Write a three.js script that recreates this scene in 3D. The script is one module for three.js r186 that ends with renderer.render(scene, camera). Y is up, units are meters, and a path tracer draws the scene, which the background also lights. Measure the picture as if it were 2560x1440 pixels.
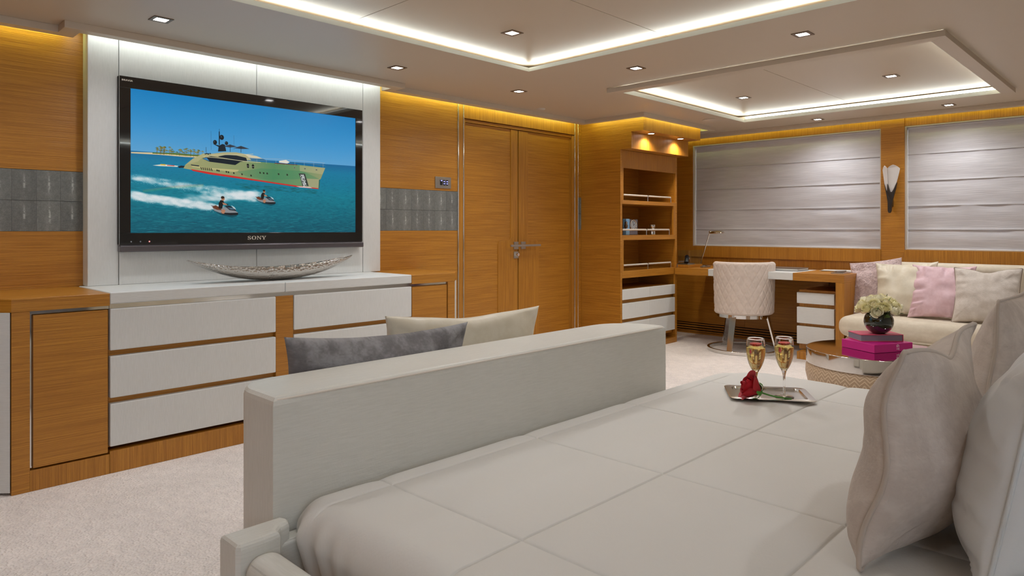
import * as THREE from 'three';
import { RoundedBoxGeometry } from 'three/addons/geometries/RoundedBoxGeometry.js';
import { mergeGeometries, mergeVertices, toCreasedNormals } from 'three/addons/utils/BufferGeometryUtils.js';
import { RectAreaLightUniformsLib } from 'three/addons/lights/RectAreaLightUniformsLib.js';
import { FontLoader } from 'three/addons/loaders/FontLoader.js';
import { TextGeometry } from 'three/addons/geometries/TextGeometry.js';

// ---------- camera, sky, exposure ----------
const scene = new THREE.Scene();
const EYE = 1.15, FOCAL = 1724, HORIZON = 573, TURN = Math.atan((2960 - 1280) / FOCAL);
const camera = new THREE.PerspectiveCamera(2 * Math.atan(720 / FOCAL) * 180 / Math.PI, 2560 / 1440, 0.05, 60);
camera.position.set(0, EYE, 0);
camera.lookAt(Math.cos(TURN), EYE, -Math.sin(TURN));
camera.setViewOffset(2560, 1440, 0, 720 - HORIZON, 2560, 1440);   // shifted lens: verticals stay parallel
scene.background = new THREE.Color(2.7, 3.05, 3.5);                // hazy daylight outside the windows
const renderer = new THREE.WebGLRenderer({ antialias: true });
renderer.toneMapping = THREE.LinearToneMapping;
renderer.toneMappingExposure = 1.16;
renderer.shadowMap.enabled = true;
RectAreaLightUniformsLib.init();
const SPOT = 2.5, COVE = 11, WASH = 22;                            // lamp strengths: downlights, ceiling coves, wall-wash slots
const LED_COOL = new THREE.Color(0.90, 1.0, 0.98), LED_WARM = new THREE.Color(0.82, 1.0, 0.30), LAMP = new THREE.Color(0.95, 0.97, 1.0);

// ---------- small tools ----------
function rng(seed) { let a = seed >>> 0; return () => { a = (a + 0x6D2B79F5) | 0; let t = Math.imul(a ^ (a >>> 15), 1 | a); t = (t + Math.imul(t ^ (t >>> 7), 61 | t)) ^ t; return ((t ^ (t >>> 14)) >>> 0) / 4294967296; }; }
const clamp = (v, a = 0, b = 1) => Math.min(b, Math.max(a, v)), lerp = (a, b, t) => a + (b - a) * t, smooth = (a, b, v) => { const t = clamp((v - a) / (b - a)); return t * t * (3 - 2 * t); };
function hash(i, j, s) { let h = Math.imul(i, 374761393) ^ Math.imul(j, 668265263) ^ Math.imul(s, 974711); h = Math.imul(h ^ (h >>> 13), 1274126177); return ((h ^ (h >>> 16)) >>> 0) / 4294967296; }
function noise(x, y, s = 1, px = 0, py = 0) {   // value noise, tiling when periods px, py are given
  const i = Math.floor(x), j = Math.floor(y), f = x - i, g = y - j, a = f * f * (3 - 2 * f), b = g * g * (3 - 2 * g);
  const w = (k, p) => p ? ((k % p) + p) % p : k;
  const A = hash(w(i, px), w(j, py), s), B = hash(w(i + 1, px), w(j, py), s), C = hash(w(i, px), w(j + 1, py), s), D = hash(w(i + 1, px), w(j + 1, py), s);
  return lerp(lerp(A, B, a), lerp(C, D, a), b);
}
const used = {};
function numbered(name) { const n = used[name] = (used[name] ?? -1) + 1; return n ? name + '_' + String(n).padStart(3, '0') : name; }
function thing(name, label, category, pos = [0, 0, 0], group) {   // a thing: a Group at its base
  const o = new THREE.Group(); o.name = numbered(name); o.position.set(...pos); o.userData = { label, category };
  if (group) o.userData.group = group;
  scene.add(o); return o;
}
function structure(name, label) { const o = new THREE.Group(); o.name = name; o.userData = { kind: 'structure', label }; scene.add(o); return o; }
function part(parent, name, geo, mat, label) {                     // geometry in room coordinates, kept relative to its thing
  let p = parent, d = new THREE.Vector3();
  while (p && p !== scene) { d.add(p.position); p = p.parent; }
  geo.translate(-d.x, -d.y, -d.z);
  return local(parent, name, geo, mat, label);
}
function local(parent, name, geo, mat, label) { const m = new THREE.Mesh(geo, mat); m.name = name; if (label) m.userData.label = label; parent.add(m); return m; }
function tag(m, label, category, group) { m.userData.label = label; m.userData.category = category; if (group) m.userData.group = group; return m; }

// ---------- geometry ----------
// uv in metres: u runs along the grain axis
function uvGrain(geo, grain = 'x', off = 0) {
  const p = geo.attributes.position, n = geo.attributes.normal, uv = new Float32Array(p.count * 2), ax = 'xyz';
  for (let i = 0; i < p.count; i++) {
    const N = [Math.abs(n.getX(i)), Math.abs(n.getY(i)), Math.abs(n.getZ(i))], P = [p.getX(i), p.getY(i), p.getZ(i)];
    const k = N[0] > N[1] ? (N[0] > N[2] ? 0 : 2) : (N[1] > N[2] ? 1 : 2), g = ax.indexOf(grain);
    let a = [0, 1, 2].filter((q) => q !== k);
    if (a.includes(g) && a[0] !== g) a = [a[1], a[0]];
    uv[2 * i] = P[a[0]] + off; uv[2 * i + 1] = P[a[1]] + off * 0.37;
  }
  geo.setAttribute('uv', new THREE.BufferAttribute(uv, 2)); return geo;
}
let offs = 0;
function box(x0, x1, y0, y1, z0, z1, grain = 'x', r = 0.002, seg = 1) {
  const w = Math.abs(x1 - x0), h = Math.abs(y1 - y0), d = Math.abs(z1 - z0), q = Math.min(r, w / 2.01, h / 2.01, d / 2.01);
  const g = r > 0 ? new RoundedBoxGeometry(w, h, d, seg, q) : new THREE.BoxGeometry(w, h, d).toNonIndexed();
  g.translate((x0 + x1) / 2, (y0 + y1) / 2, (z0 + z1) / 2);
  return uvGrain(g, grain, (offs += 0.731) % 7);
}
function prism(pts, y0, y1, { bevel = 0, grain = 'x', holes = [] } = {}) {   // plan outline [x, z] raised from y0 to y1
  const s = new THREE.Shape(pts.map(([x, z]) => new THREE.Vector2(x, -z)));
  for (const h of holes) s.holes.push(new THREE.Path(h.map(([x, z]) => new THREE.Vector2(x, -z))));
  const g = new THREE.ExtrudeGeometry(s, { depth: y1 - y0 - 2 * bevel, bevelEnabled: bevel > 0, bevelSize: bevel, bevelThickness: bevel, bevelOffset: -bevel, bevelSegments: 3, curveSegments: 10 });
  g.rotateX(-Math.PI / 2); g.translate(0, y0 + bevel, 0);
  return uvGrain(g, grain, (offs += 0.731) % 7);
}
function plate(shape, depth, bevel = 0, segs = 12) { return new THREE.ExtrudeGeometry(shape, { depth, bevelEnabled: bevel > 0, bevelSize: bevel, bevelThickness: bevel, bevelOffset: -bevel, bevelSegments: 2, curveSegments: segs }); }
function rod(a, b, r, n = 10) { const A = new THREE.Vector3(...a), B = new THREE.Vector3(...b), g = new THREE.CylinderGeometry(r, r, A.distanceTo(B), n); g.applyQuaternion(new THREE.Quaternion().setFromUnitVectors(new THREE.Vector3(0, 1, 0), B.clone().sub(A).normalize())); g.translate(...A.add(B).multiplyScalar(0.5).toArray()); return g; }
function tube(pts, r, { n = 40, k = 8, closed = false } = {}) { return new THREE.TubeGeometry(new THREE.CatmullRomCurve3(pts.map((p) => new THREE.Vector3(...p)), closed), n, r, k, closed); }
function lathe(pts, n = 40) { return new THREE.LatheGeometry(pts.map(([r, y]) => new THREE.Vector2(r, y)), n); }
function grid(nu, nv, f, closeU = false) {   // f(u, v) -> [x, y, z]
  const g = new THREE.BufferGeometry(), P = [], U = [], I = [];
  for (let j = 0; j <= nv; j++) for (let i = 0; i <= nu; i++) { P.push(...f(i / nu, j / nv)); U.push(i / nu, j / nv); }
  for (let j = 0; j < nv; j++) for (let i = 0; i < nu; i++) { const a = j * (nu + 1) + i; I.push(a, a + 1, a + nu + 2, a, a + nu + 2, a + nu + 1); }
  g.setAttribute('position', new THREE.Float32BufferAttribute(P, 3)); g.setAttribute('uv', new THREE.Float32BufferAttribute(U, 2)); g.setIndex(I); g.computeVertexNormals(); return g;
}
function merge(list) { return mergeGeometries(list.map((g) => { const q = g.index ? g.toNonIndexed() : g; for (const k of Object.keys(q.attributes)) if (!['position', 'normal', 'uv'].includes(k)) q.deleteAttribute(k); return q; })); }

// ---------- textures ----------
function dataTex(w, h, f, srgb = true) {
  const d = new Uint8Array(w * h * 4);
  for (let y = 0; y < h; y++) for (let x = 0; x < w; x++) { const c = f(x, y), k = 4 * (y * w + x); d[k] = clamp(c[0]) * 255; d[k + 1] = clamp(c[1] ?? c[0]) * 255; d[k + 2] = clamp(c[2] ?? c[0]) * 255; d[k + 3] = 255; }
  const t = new THREE.DataTexture(d, w, h); t.wrapS = t.wrapT = THREE.RepeatWrapping; t.magFilter = THREE.LinearFilter; t.minFilter = THREE.LinearMipmapLinearFilter; t.generateMipmaps = true;
  if (srgb) t.colorSpace = THREE.SRGBColorSpace; t.needsUpdate = true; return t;
}
function scaled(t, sx, sy) { t.repeat.set(1 / sx, 1 / sy); return t; }   // one tile covers sx by sy metres
const streak = (x, y, s, W, Hh) => {   // straight veneer grain along x
  const w = noise(x / W * 4, y / Hh * 8, s + 7, 4, 8) * 5;
  const a = noise(x / W * 7, (y + w) / Hh * 380, s, 7, 380), b = noise(x / W * 4, (y + w * 2) / Hh * 130, s + 1, 4, 130), c = noise(x / W * 2, y / Hh * 12, s + 2, 2, 12), p = noise(x / W * 70, y / Hh * 500, s + 3, 70, 500);
  return 0.54 * a + 0.22 * b + 0.10 * c + 0.14 * p;
};
function woodTex(s, lo, hi) { const W = 512, Hh = 1024; return scaled(dataTex(W, Hh, (x, y) => { const t = smooth(0.18, 0.82, streak(x, y, s, W, Hh)); return [lerp(lo[0], hi[0], t), lerp(lo[1], hi[1], t), lerp(lo[2], hi[2], t)]; }), 1.1, 0.62); }
const rgb = (r, g, b) => [r / 255, g / 255, b / 255];
const oakMap = woodTex(11, rgb(161, 103, 26), rgb(193, 132, 44));
const oakBump = scaled(dataTex(512, 1024, (x, y) => [smooth(0.2, 0.7, streak(x, y, 11, 512, 1024))], false), 1.1, 0.62);
const weave = (s, along, across, c0, c1) => dataTex(512, 512, (x, y) => { const t = 0.72 * noise(x / 512 * 20, y / 512 * 256, s, 20, 256) + 0.08 * noise(x / 512 * 128, y / 512 * 20, s + 1, 128, 20) + 0.2 * noise(x / 512 * 6, y / 512 * 6, s + 2, 6, 6); return [lerp(c0[0], c1[0], t), lerp(c0[1], c1[1], t), lerp(c0[2], c1[2], t)]; });
const leatherMap = scaled(weave(31, 40, 256, rgb(213, 213, 209), rgb(222, 222, 219)), 0.5, 0.5);
const leatherBump = scaled(dataTex(512, 512, (x, y) => [0.7 * noise(x / 512 * 20, y / 512 * 256, 31, 20, 256) + 0.3 * noise(x / 512 * 160, y / 512 * 160, 33, 160, 160)], false), 0.5, 0.5);
const carpetMap = scaled(dataTex(1024, 1024, (x, y) => { const t = 0.45 * noise(x / 1024 * 300, y / 1024 * 300, 51, 300, 300) + 0.3 * noise(x / 1024 * 60, y / 1024 * 44, 52, 60, 44) + 0.25 * noise(x / 1024 * 9, y / 1024 * 7, 53, 9, 7); return [lerp(0.84, 0.97, t), lerp(0.805, 0.93, t), lerp(0.78, 0.90, t)]; }), 1.6, 1.6);
const carpetBump = scaled(dataTex(1024, 1024, (x, y) => [0.6 * noise(x / 1024 * 300, y / 1024 * 300, 51, 300, 300) + 0.4 * noise(x / 1024 * 60, y / 1024 * 44, 52, 60, 44)], false), 1.6, 1.6);
const mottle = (s, c0, c1, f = 14, W = 256) => dataTex(W, W, (x, y) => { const t = smooth(0.2, 0.8, 0.5 * noise(x / W * f, y / W * f, s, f, f) + 0.3 * noise(x / W * f * 3, y / W * f * 2, s + 1, f * 3, f * 2) + 0.2 * noise(x / W * 90, y / W * 90, s + 2, 90, 90)); return [lerp(c0[0], c1[0], t), lerp(c0[1], c1[1], t), lerp(c0[2], c1[2], t)]; });
const fineBump = scaled(dataTex(256, 256, (x, y) => [0.5 * noise(x / 256 * 120, y / 256 * 120, 71, 120, 120) + 0.5 * noise(x / 256 * 50, y / 256 * 50, 72, 50, 50)], false), 0.25, 0.25);
const plasterBump = scaled(dataTex(512, 512, (x, y) => [0.6 * noise(x / 512 * 30, y / 512 * 160, 75, 30, 160) + 0.4 * noise(x / 512 * 130, y / 512 * 130, 76, 130, 130)], false), 0.8, 0.8);
const silkMap = scaled(dataTex(512, 512, (x, y) => { const t = 0.6 * noise(x / 512 * 10, y / 512 * 200, 81, 10, 200) + 0.4 * noise(x / 512 * 5, y / 512 * 30, 82, 5, 30); return [lerp(0.75, 0.83, t), lerp(0.735, 0.815, t), lerp(0.745, 0.825, t)]; }), 0.9, 0.6);
const silkBump = scaled(dataTex(512, 512, (x, y) => [0.5 * noise(x / 512 * 10, y / 512 * 200, 81, 10, 200) + 0.5 * noise(x / 512 * 6, y / 512 * 26, 84, 6, 26)], false), 0.9, 0.6);
const hammerBump = scaled(dataTex(256, 256, (x, y) => { let m = 9; const cx = x / 256 * 14, cy = y / 256 * 14; for (let i = -1; i < 2; i++) for (let j = -1; j < 2; j++) { const a = Math.floor(cx) + i, b = Math.floor(cy) + j, wa = (a + 14) % 14, wb = (b + 14) % 14; m = Math.min(m, Math.hypot(a + hash(wa, wb, 91) - cx, b + hash(wa, wb, 92) - cy)); } return [m]; }, false), 0.2, 0.2);

// ---------- materials ----------
const std = (o) => new THREE.MeshPhysicalMaterial(o), hex = (h) => new THREE.Color(h);
const M = {
  oak: std({ map: oakMap, bumpMap: oakBump, bumpScale: 0.0004, roughness: 0.4, clearcoat: 0.12, clearcoatRoughness: 0.25 }),
  leather: std({ map: leatherMap, bumpMap: leatherBump, bumpScale: 0.00025, roughness: 0.5 }),
  ceiling: std({ color: hex('#cabaa6'), bumpMap: plasterBump, bumpScale: 0.0002, roughness: 0.42 }),
  cove: std({ color: hex('#e4e8e0'), roughness: 0.7 }),
  carpet: std({ map: carpetMap, bumpMap: carpetBump, bumpScale: 0.008, roughness: 1 }),
  chrome: std({ color: hex('#dcdad6'), metalness: 1, roughness: 0.08 }),
  steel: std({ color: hex('#b9b6b2'), metalness: 1, roughness: 0.28 }),
  bronze: std({ color: hex('#7d6a58'), metalness: 0.9, roughness: 0.35 }),
  creamLeather: std({ map: scaled(weave(35, 20, 256, rgb(209, 206, 196), rgb(219, 216, 207)), 0.5, 0.5), bumpMap: leatherBump, bumpScale: 0.0003, roughness: 0.48 }),
  dark: std({ color: hex('#0d0b0a'), roughness: 0.8 }),
  white: std({ color: hex('#dedbd4'), roughness: 0.55 }),
  shell: std({ color: hex('#c9bfb2'), roughness: 0.8 }),
  glass: std({ color: hex('#ffffff'), transmission: 1, thickness: 0, roughness: 0.02, ior: 1.5 }),
};
const glow = (c, k) => std({ color: hex('#ffffff'), emissive: c, emissiveIntensity: k, roughness: 0.6 });
const GLOW_COOL = glow(LED_COOL, 9), GLOW_WARM = glow(LED_WARM, 5), GLOW_LAMP = glow(new THREE.Color(1, 0.97, 0.95), 12);

function strip(parent, a, b, w, dir, color, k, mat) {   // an LED strip from a to b with its light, shining along dir
  const A = new THREE.Vector3(...a), B = new THREE.Vector3(...b), L = A.distanceTo(B), mid = A.clone().add(B).multiplyScalar(0.5), D = new THREE.Vector3(...dir).normalize();
  const X = B.clone().sub(A).normalize(), Z = D.clone().negate(), Y = Z.clone().cross(X).normalize(), m4 = new THREE.Matrix4().makeBasis(X, Y, Z);
  const g = new THREE.BoxGeometry(L, w, 0.004); g.applyMatrix4(m4); g.translate(...mid.toArray());
  part(parent, 'led_strip', g, mat);
  const l = new THREE.RectAreaLight(color, k, L, w); l.quaternion.setFromRotationMatrix(m4); l.position.copy(mid).addScaledVector(D, 0.005); l.name = 'led_light'; scene.add(l);
}
// ---------- the room ----------
const ZW = -4.17, ZP = -4.08, XW = 6.92, CEIL = 2.17, LIP = 2.135, DECK = 2.36, XL = -1.9, ZB = 1.4, WIN_Y0 = 0.965, WIN_Y1 = 2.077;
const floor = tag(new THREE.Mesh(box(XL - 0.1, XW + 0.15, -0.06, 0, ZW - 0.1, ZB + 0.1, 'x', 0), M.carpet), 'pale cream pile carpet'); delete floor.userData.category;
floor.name = 'floor'; floor.userData.kind = 'structure'; scene.add(floor);

// ceiling: a slab with a wall-wash slot all round, two lit recesses and the deckhead above
const BIG = [0.61, 3.275, -3.04, 1.15], TRAY = [4.05, 6.10, -2.99, -0.87], TIN = [4.13, 6.05, -2.905, -0.95];
const rect = ([x0, x1, z0, z1], d = 0) => [[x0 - d, z0 - d], [x1 + d, z0 - d], [x1 + d, z1 + d], [x0 - d, z1 + d]];
const ceiling = structure('ceiling', 'off-white panelled ceiling with lit recesses');
const slot = [[XL, -4.095], [0.965, -4.095], [0.965, -3.975], [2.866, -3.975], [2.866, -4.09], [5.135, -4.075], [5.135, -3.40], [6.30, -3.40], [6.30, ZW], [6.825, ZW], [6.825, ZB], [XL, ZB]];
part(ceiling, 'ceiling_slab', prism(slot, CEIL, CEIL + 0.025, { holes: [rect(BIG), rect(TRAY, -0.01)] }), M.ceiling);
part(ceiling, 'deckhead', box(XL - 0.1, XW + 0.15, DECK, DECK + 0.05, ZW - 0.1, ZB + 0.1, 'x', 0), M.shell);
const RZ = 2.224, seamX = 1.975, seamZ = -2.06;
for (const [x0, x1] of [[BIG[0] - 0.13, seamX - 0.0015], [seamX + 0.0015, BIG[1] + 0.13]]) for (const [z0, z1] of [[BIG[2] - 0.13, seamZ - 0.0015], [seamZ + 0.0015, BIG[3] + 0.13]])
  part(ceiling, 'recess_panel', box(x0, x1, RZ, RZ + 0.02, z0, z1, 'z', 0.0015), M.ceiling);
for (const [z0, z1] of [[TRAY[2] - 0.05, -1.992], [-1.989, TRAY[3] + 0.05]]) part(ceiling, 'recess_panel', box(TRAY[0] - 0.05, TRAY[1] + 0.05, 2.205, 2.225, z0, z1, 'x', 0.0015), M.ceiling);
for (const [y0, y1, [x0, x1, z0, z1]] of [[CEIL + 0.0005, CEIL + 0.0245, BIG], [LIP + 0.0008, CEIL - 0.0035, TIN]]) for (const b of [[x0, x1, z0 - 0.001, z0 + 0.002], [x0, x1, z1 - 0.002, z1 + 0.001], [x0 - 0.001, x0 + 0.002, z0 + 0.002, z1 - 0.002], [x1 - 0.002, x1 + 0.001, z0 + 0.002, z1 - 0.002]]) part(ceiling, 'cove_liner', box(b[0], b[1], y0, y1, b[2], b[3], 'x', 0), M.cove);
const coveL = { y: CEIL + 0.029 };
strip(ceiling, [BIG[0], coveL.y, BIG[2] - 0.028], [BIG[1], coveL.y, BIG[2] - 0.028], 0.016, [0, 1, 0.5], LED_COOL, COVE, GLOW_COOL);
strip(ceiling, [BIG[1] + 0.028, coveL.y, BIG[2]], [BIG[1] + 0.028, coveL.y, BIG[3]], 0.016, [-0.5, 1, 0], LED_COOL, COVE, GLOW_COOL);
strip(ceiling, [BIG[0] - 0.028, coveL.y, BIG[2]], [BIG[0] - 0.028, coveL.y, BIG[3]], 0.016, [0.5, 1, 0], LED_COOL, COVE, GLOW_COOL);
strip(ceiling, [BIG[0], coveL.y, BIG[3] + 0.028], [BIG[1], coveL.y, BIG[3] + 0.028], 0.016, [0, 1, -0.5], LED_COOL, COVE, GLOW_COOL);
// hanging frame of the smaller recess: four mitred boards
const frame = structure('trim_1', 'slim off-white frame hanging below the ceiling around the smaller lit recess');
{
  const o = rect(TRAY), i = rect(TIN);
  for (let k = 0; k < 4; k++) { const n = (k + 1) % 4, e = 0.0012; part(frame, 'frame_board', prism([o[k], o[n], i[n], i[k]].map(([x, z]) => [x, z]), LIP, CEIL - 0.003, { bevel: e }), M.ceiling); }
  const y = CEIL + 0.001;
  strip(frame, [TIN[0], y, TIN[2] - 0.03], [TIN[1], y, TIN[2] - 0.03], 0.016, [0, 1, 0.5], LED_COOL, COVE, GLOW_COOL);
  strip(frame, [TIN[0], y, TIN[3] + 0.03], [TIN[1], y, TIN[3] + 0.03], 0.016, [0, 1, -0.5], LED_COOL, COVE, GLOW_COOL);
  strip(frame, [TIN[0] - 0.03, y, TIN[2]], [TIN[0] - 0.03, y, TIN[3]], 0.016, [0.5, 1, 0], LED_COOL, COVE, GLOW_COOL);
  strip(frame, [TIN[1] + 0.03, y, TIN[2]], [TIN[1] + 0.03, y, TIN[3]], 0.016, [-0.5, 1, 0], LED_COOL, COVE, GLOW_COOL);
}
// lips that hide the wall-wash strips
const lip = structure('trim_2', 'off-white ceiling lip stepping round the television panel and bookcase');
part(lip, 'lip', prism([[XL, -4.03], [0.885, -4.03], [0.885, -3.905], [2.935, -3.905], [2.935, -4.02], [5.095, -4.01], [5.095, -3.365], [6.36, -3.365], [6.36, ZW], [6.30, ZW], [6.30, -3.40], [5.135, -3.40], [5.135, -4.075], [2.866, -4.09], [2.866, -3.975], [0.965, -3.975], [0.965, -4.095], [XL, -4.095]], LIP, CEIL, { bevel: 0.0015 }), M.ceiling);
const lipW = structure('trim_3', 'off-white ceiling lip above the window blinds');
part(lipW, 'lip', box(6.745, 6.825, LIP, CEIL, -4.16, ZB, 'z', 0.002), M.ceiling);
strip(lip, [0.99, 2.20, -3.985], [2.84, 2.20, -3.985], 0.016, [0, -0.3, -1], LED_COOL, WASH * 0.36, GLOW_COOL);
strip(lip, [XL + 0.05, 2.20, -4.105], [0.95, 2.20, -4.105], 0.016, [0, -0.3, -1], LED_WARM, WASH, GLOW_WARM);
strip(lip, [2.88, 2.20, -4.098], [5.12, 2.20, -4.085], 0.016, [0, -0.3, -1], LED_WARM, WASH, GLOW_WARM);
strip(lip, [5.145, 2.20, -4.05], [5.145, 2.20, -3.42], 0.016, [1, -0.3, 0], LED_WARM, WASH, GLOW_WARM);
strip(lip, [5.16, 2.20, -3.41], [6.28, 2.20, -3.41], 0.016, [0, -0.3, -1], LED_WARM, WASH, GLOW_WARM);
strip(lipW, [6.835, 2.20, -4.1], [6.835, 2.20, ZB], 0.016, [1, 0.4, 0], LED_WARM, WASH * 0.8, GLOW_WARM);

// television wall: oak panels and bands of grey shagreen tiles
const wallB = structure('wall_back', 'oak-veneered wall with a grey tile band');
part(wallB, 'backing', box(XL, XW + 0.12, 0, DECK, ZW - 0.09, ZW - 0.03, 'x', 0), M.dark);
const board = (x0, x1, y0, y1, z = ZW, t = 0.03, grain = 'x') => part(wallB, 'wood_panel', box(x0, x1, y0, y1, z - t, z, grain, 0.0015), M.oak);
for (const [x0, x1] of [[XL, 1.03], [2.846, 3.652]]) { board(x0, x1, 1.452, DECK); board(x0, x1, 0, 1.139); }
board(1.03, 2.846, 0, DECK);
board(5.193, 5.34, 1.452, DECK, ZW); board(5.193, 5.34, 0, 1.146, ZW);
board(5.34, XW, 0, DECK);
const shag = [0, 1, 2, 3].map((s) => std({ map: dataTex(64, 96, (x, y) => {
  const gx = x / 63 - 0.5, n = 0.5 * noise(x / 64 * 26, y / 96 * 40, 101 + s) + 0.3 * noise(x / 64 * 6, y / 96 * 9, 111 + s) + 0.2 * noise(x / 64 * 60, y / 96 * 90, 121 + s);
  const spine = Math.exp(-Math.pow((gx - 0.02 * (s - 1)) / 0.045, 2)) * smooth(0.12, 0.5, y / 95) * smooth(1.0, 0.55, y / 95) * (noise(x / 4, y / 5, 131 + s) > 0.42 ? 1 : 0.25);
  const b = 0.37 + 0.15 * n + 0.28 * spine + 0.07 * Math.exp(-Math.pow(gx / 0.22, 2)) * noise(x / 9, y / 20, 141 + s) + 0.06 * (hash(s, 3, 5) - 0.5); return [b * 0.99, b * 1.0, b * 0.97];
}), roughness: 0.32, bumpMap: fineBump, bumpScale: 0.0006 }));
{
  const tg = new THREE.BoxGeometry(1, 1, 1); let n = 0;
  const tile = (x0, x1, y0, y1) => { const m = new THREE.Mesh(tg, shag[Math.floor(hash(n, 7, 3) * 4)]); n++; m.name = 'tile'; m.scale.set(x1 - x0 - 0.0006, y1 - y0 - 0.0006, 0.024); m.position.set((x0 + x1) / 2, (y0 + y1) / 2, ZW - 0.0115 - 0.0008 * hash(n, 2, 2)); wallB.add(m); };
  for (const y of [1.14, 1.296]) {
    for (let x = 1.031; x > XL + 0.1; x -= 0.1043) tile(x - 0.1043, x, y, y + 0.155);
    for (let k = 0; k < 7; k++) tile(2.916 - 0.0686 + k * 0.1149, 2.916 - 0.0686 + (k + 1) * 0.1149, y, y + 0.155);
    tile(5.194, 5.262, y + 0.006, y + 0.159);
  }
}
// double door with its frame
const frameD = structure('trim_4', 'oak door frame with slim chrome strips');
const dboard = (x0, x1, y0, y1, z, g = 'y', t = 0.03) => part(frameD, 'frame_board', box(x0, x1, y0, y1, z - t, z, g, 0.002), M.oak);
dboard(3.664, 3.711, 0, DECK, ZW); dboard(3.722, 3.742, 0, 2.045, ZW - 0.006); dboard(5.108, 5.137, 0, 2.045, ZW - 0.006); dboard(5.088, 5.108, 0, 2.03, ZW - 0.022);
dboard(5.146, 5.187, 0, DECK, ZW); dboard(3.722, 5.137, 2.05, DECK, ZW, 'y'); dboard(3.742, 5.108, 2.022, 2.046, ZW - 0.012, 'x');
for (const [x0, x1, z] of [[3.653, 3.664, ZW + 0.008], [3.711, 3.7215, ZW + 0.007], [5.1375, 5.146, ZW + 0.003], [5.187, 5.193, ZW + 0.002]]) part(frameD, 'chrome_strip', box(x0, x1, 0, DECK, ZW - 0.03, z, 'y', 0.004, 3), M.chrome);
function doorLeaf(n, x0, x1, sx0, sx1, hx0, hx1, side, label) {   // stile along the meeting edge that widens below the handle
  const d = structure('door_' + n, label), z = ZW - 0.026;
  part(d, 'leaf', box(x0, x1, 0.01, 2.02, z - 0.03, z, 'x', 0.002), M.oak);
  const s = new THREE.Shape(), y1 = 2.018, yh = 1.052, r = 0.045, e = side > 0 ? hx0 : hx1, a = side > 0 ? sx0 : sx1, o = side > 0 ? x0 : x1, q = side > 0 ? -1 : 1;
  // o: meeting edge, a: narrow width, e: wide width; q points from narrow to wide
  const w = (e - a) > 0 ? 1 : -1;
  s.moveTo(o, 0.012); s.lineTo(e, 0.012); s.lineTo(e, yh - r); s.quadraticCurveTo(e, yh, e - w * r, yh); s.lineTo(a + w * r * 0.9, yh); s.quadraticCurveTo(a, yh, a, yh + r); s.lineTo(a, y1); s.lineTo(o, y1); s.closePath();
  const g = plate(s, 0.006, 0.0015); g.translate(0, 0, z - 0.001); uvGrain(g, 'y', n);
  part(d, 'stile', g, M.oak);
  return d;
}
const dl1 = doorLeaf(1, 3.744, 4.372, 0, 4.285, 0, 4.129, -1, 'left leaf of the oak double door'), dl2 = doorLeaf(2, 4.384, 5.087, 4.504, 0, 4.648, 0, 1, 'right leaf of the oak double door');
for (const [d, x, dir] of [[dl1, 4.345, -1], [dl2, 4.437, 1]]) {
  const z = ZW - 0.02;
  const h = part(d, 'handle', box(x - 0.028, x + 0.028, 0.975, 1.04, z, z + 0.01, 'x', 0.002), M.steel, 'brushed steel lever handle');
  const x1 = dir < 0 ? x - 0.115 : x + 0.175;
  part(h, 'lever', merge([box(x - 0.009, x + 0.009, 0.998, 1.016, z + 0.01, z + 0.055, 'x', 0.003), box(Math.min(x + (dir < 0 ? 0.085 : -0.01), x1), Math.max(x + (dir < 0 ? 0.085 : -0.01), x1), 0.998, 1.017, z + 0.045, z + 0.06, 'x', 0.003)]), M.steel);
}
{
  const z = ZW - 0.02, k = part(dl1, 'lock_plate', box(4.318, 4.374, 0.895, 0.955, z, z + 0.008, 'x', 0.002), M.steel);
  const c = new THREE.CylinderGeometry(0.013, 0.015, 0.03, 16); c.rotateX(Math.PI / 2); c.translate(4.346, 0.928, z + 0.02); part(k, 'thumb_turn', c, M.chrome);
}

// window wall
const wallR = structure('wall_right', 'oak-veneered window wall');
const W1 = [-3.926, -1.997], W2 = [-1.802, 0.35];
const wb = (z0, z1, y0, y1, x = XW, g = 'y', n = 'wood_panel', t = 0.12) => part(wallR, n, box(x, x + t, y0, y1, z0, z1, g, 0.002), M.oak);
wb(-4.2, W1[0], WIN_Y0, DECK, XW, 'z'); wb(W1[1], W2[0], WIN_Y0 - 0.12, DECK, XW - 0.012, 'z', 'pillar', 0.132);
wb(W1[0], W1[1], WIN_Y1, DECK); wb(W2[0], W2[1], WIN_Y1, DECK); wb(W2[1], ZB, WIN_Y0, DECK);
wb(-4.2, -3.93, 0.845, WIN_Y0, XW - 0.004, 'y', 'sill_board', 0.124);
for (const [a, b] of [[-3.93, W1[1]], [W2[0], ZB]]) wb(a, b, 0.845, WIN_Y0, XW - 0.022, 'y', 'sill_board', 0.142);
for (const [a, b] of [[-4.2, -3.5], [-3.5, -2.7], [-2.7, -1.9], [-1.9, -1.0], [-1.0, ZB]]) wb(a, b - 0.001, 0.76, 0.845, XW, 'y', 'wood_panel');
part(wallR, 'backing', box(XW + 0.01, XW + 0.12, 0, 0.76, -4.2, ZB, 'z', 0), M.shell);
for (const [a, b] of [[-4.14, -3.28], [-3.28, -2.43], [-2.43, -1.6], [-1.6, -0.4], [-0.4, ZB]]) part(wallR, 'knee_panel', box(6.84, 6.93, 0.125, 0.72, a + 0.001, b - 0.001, 'z', 0.0015), M.oak);
part(wallR, 'plinth', box(6.85, 6.93, 0, 0.018, -4.14, ZB, 'z', 0.001), M.oak);
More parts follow.
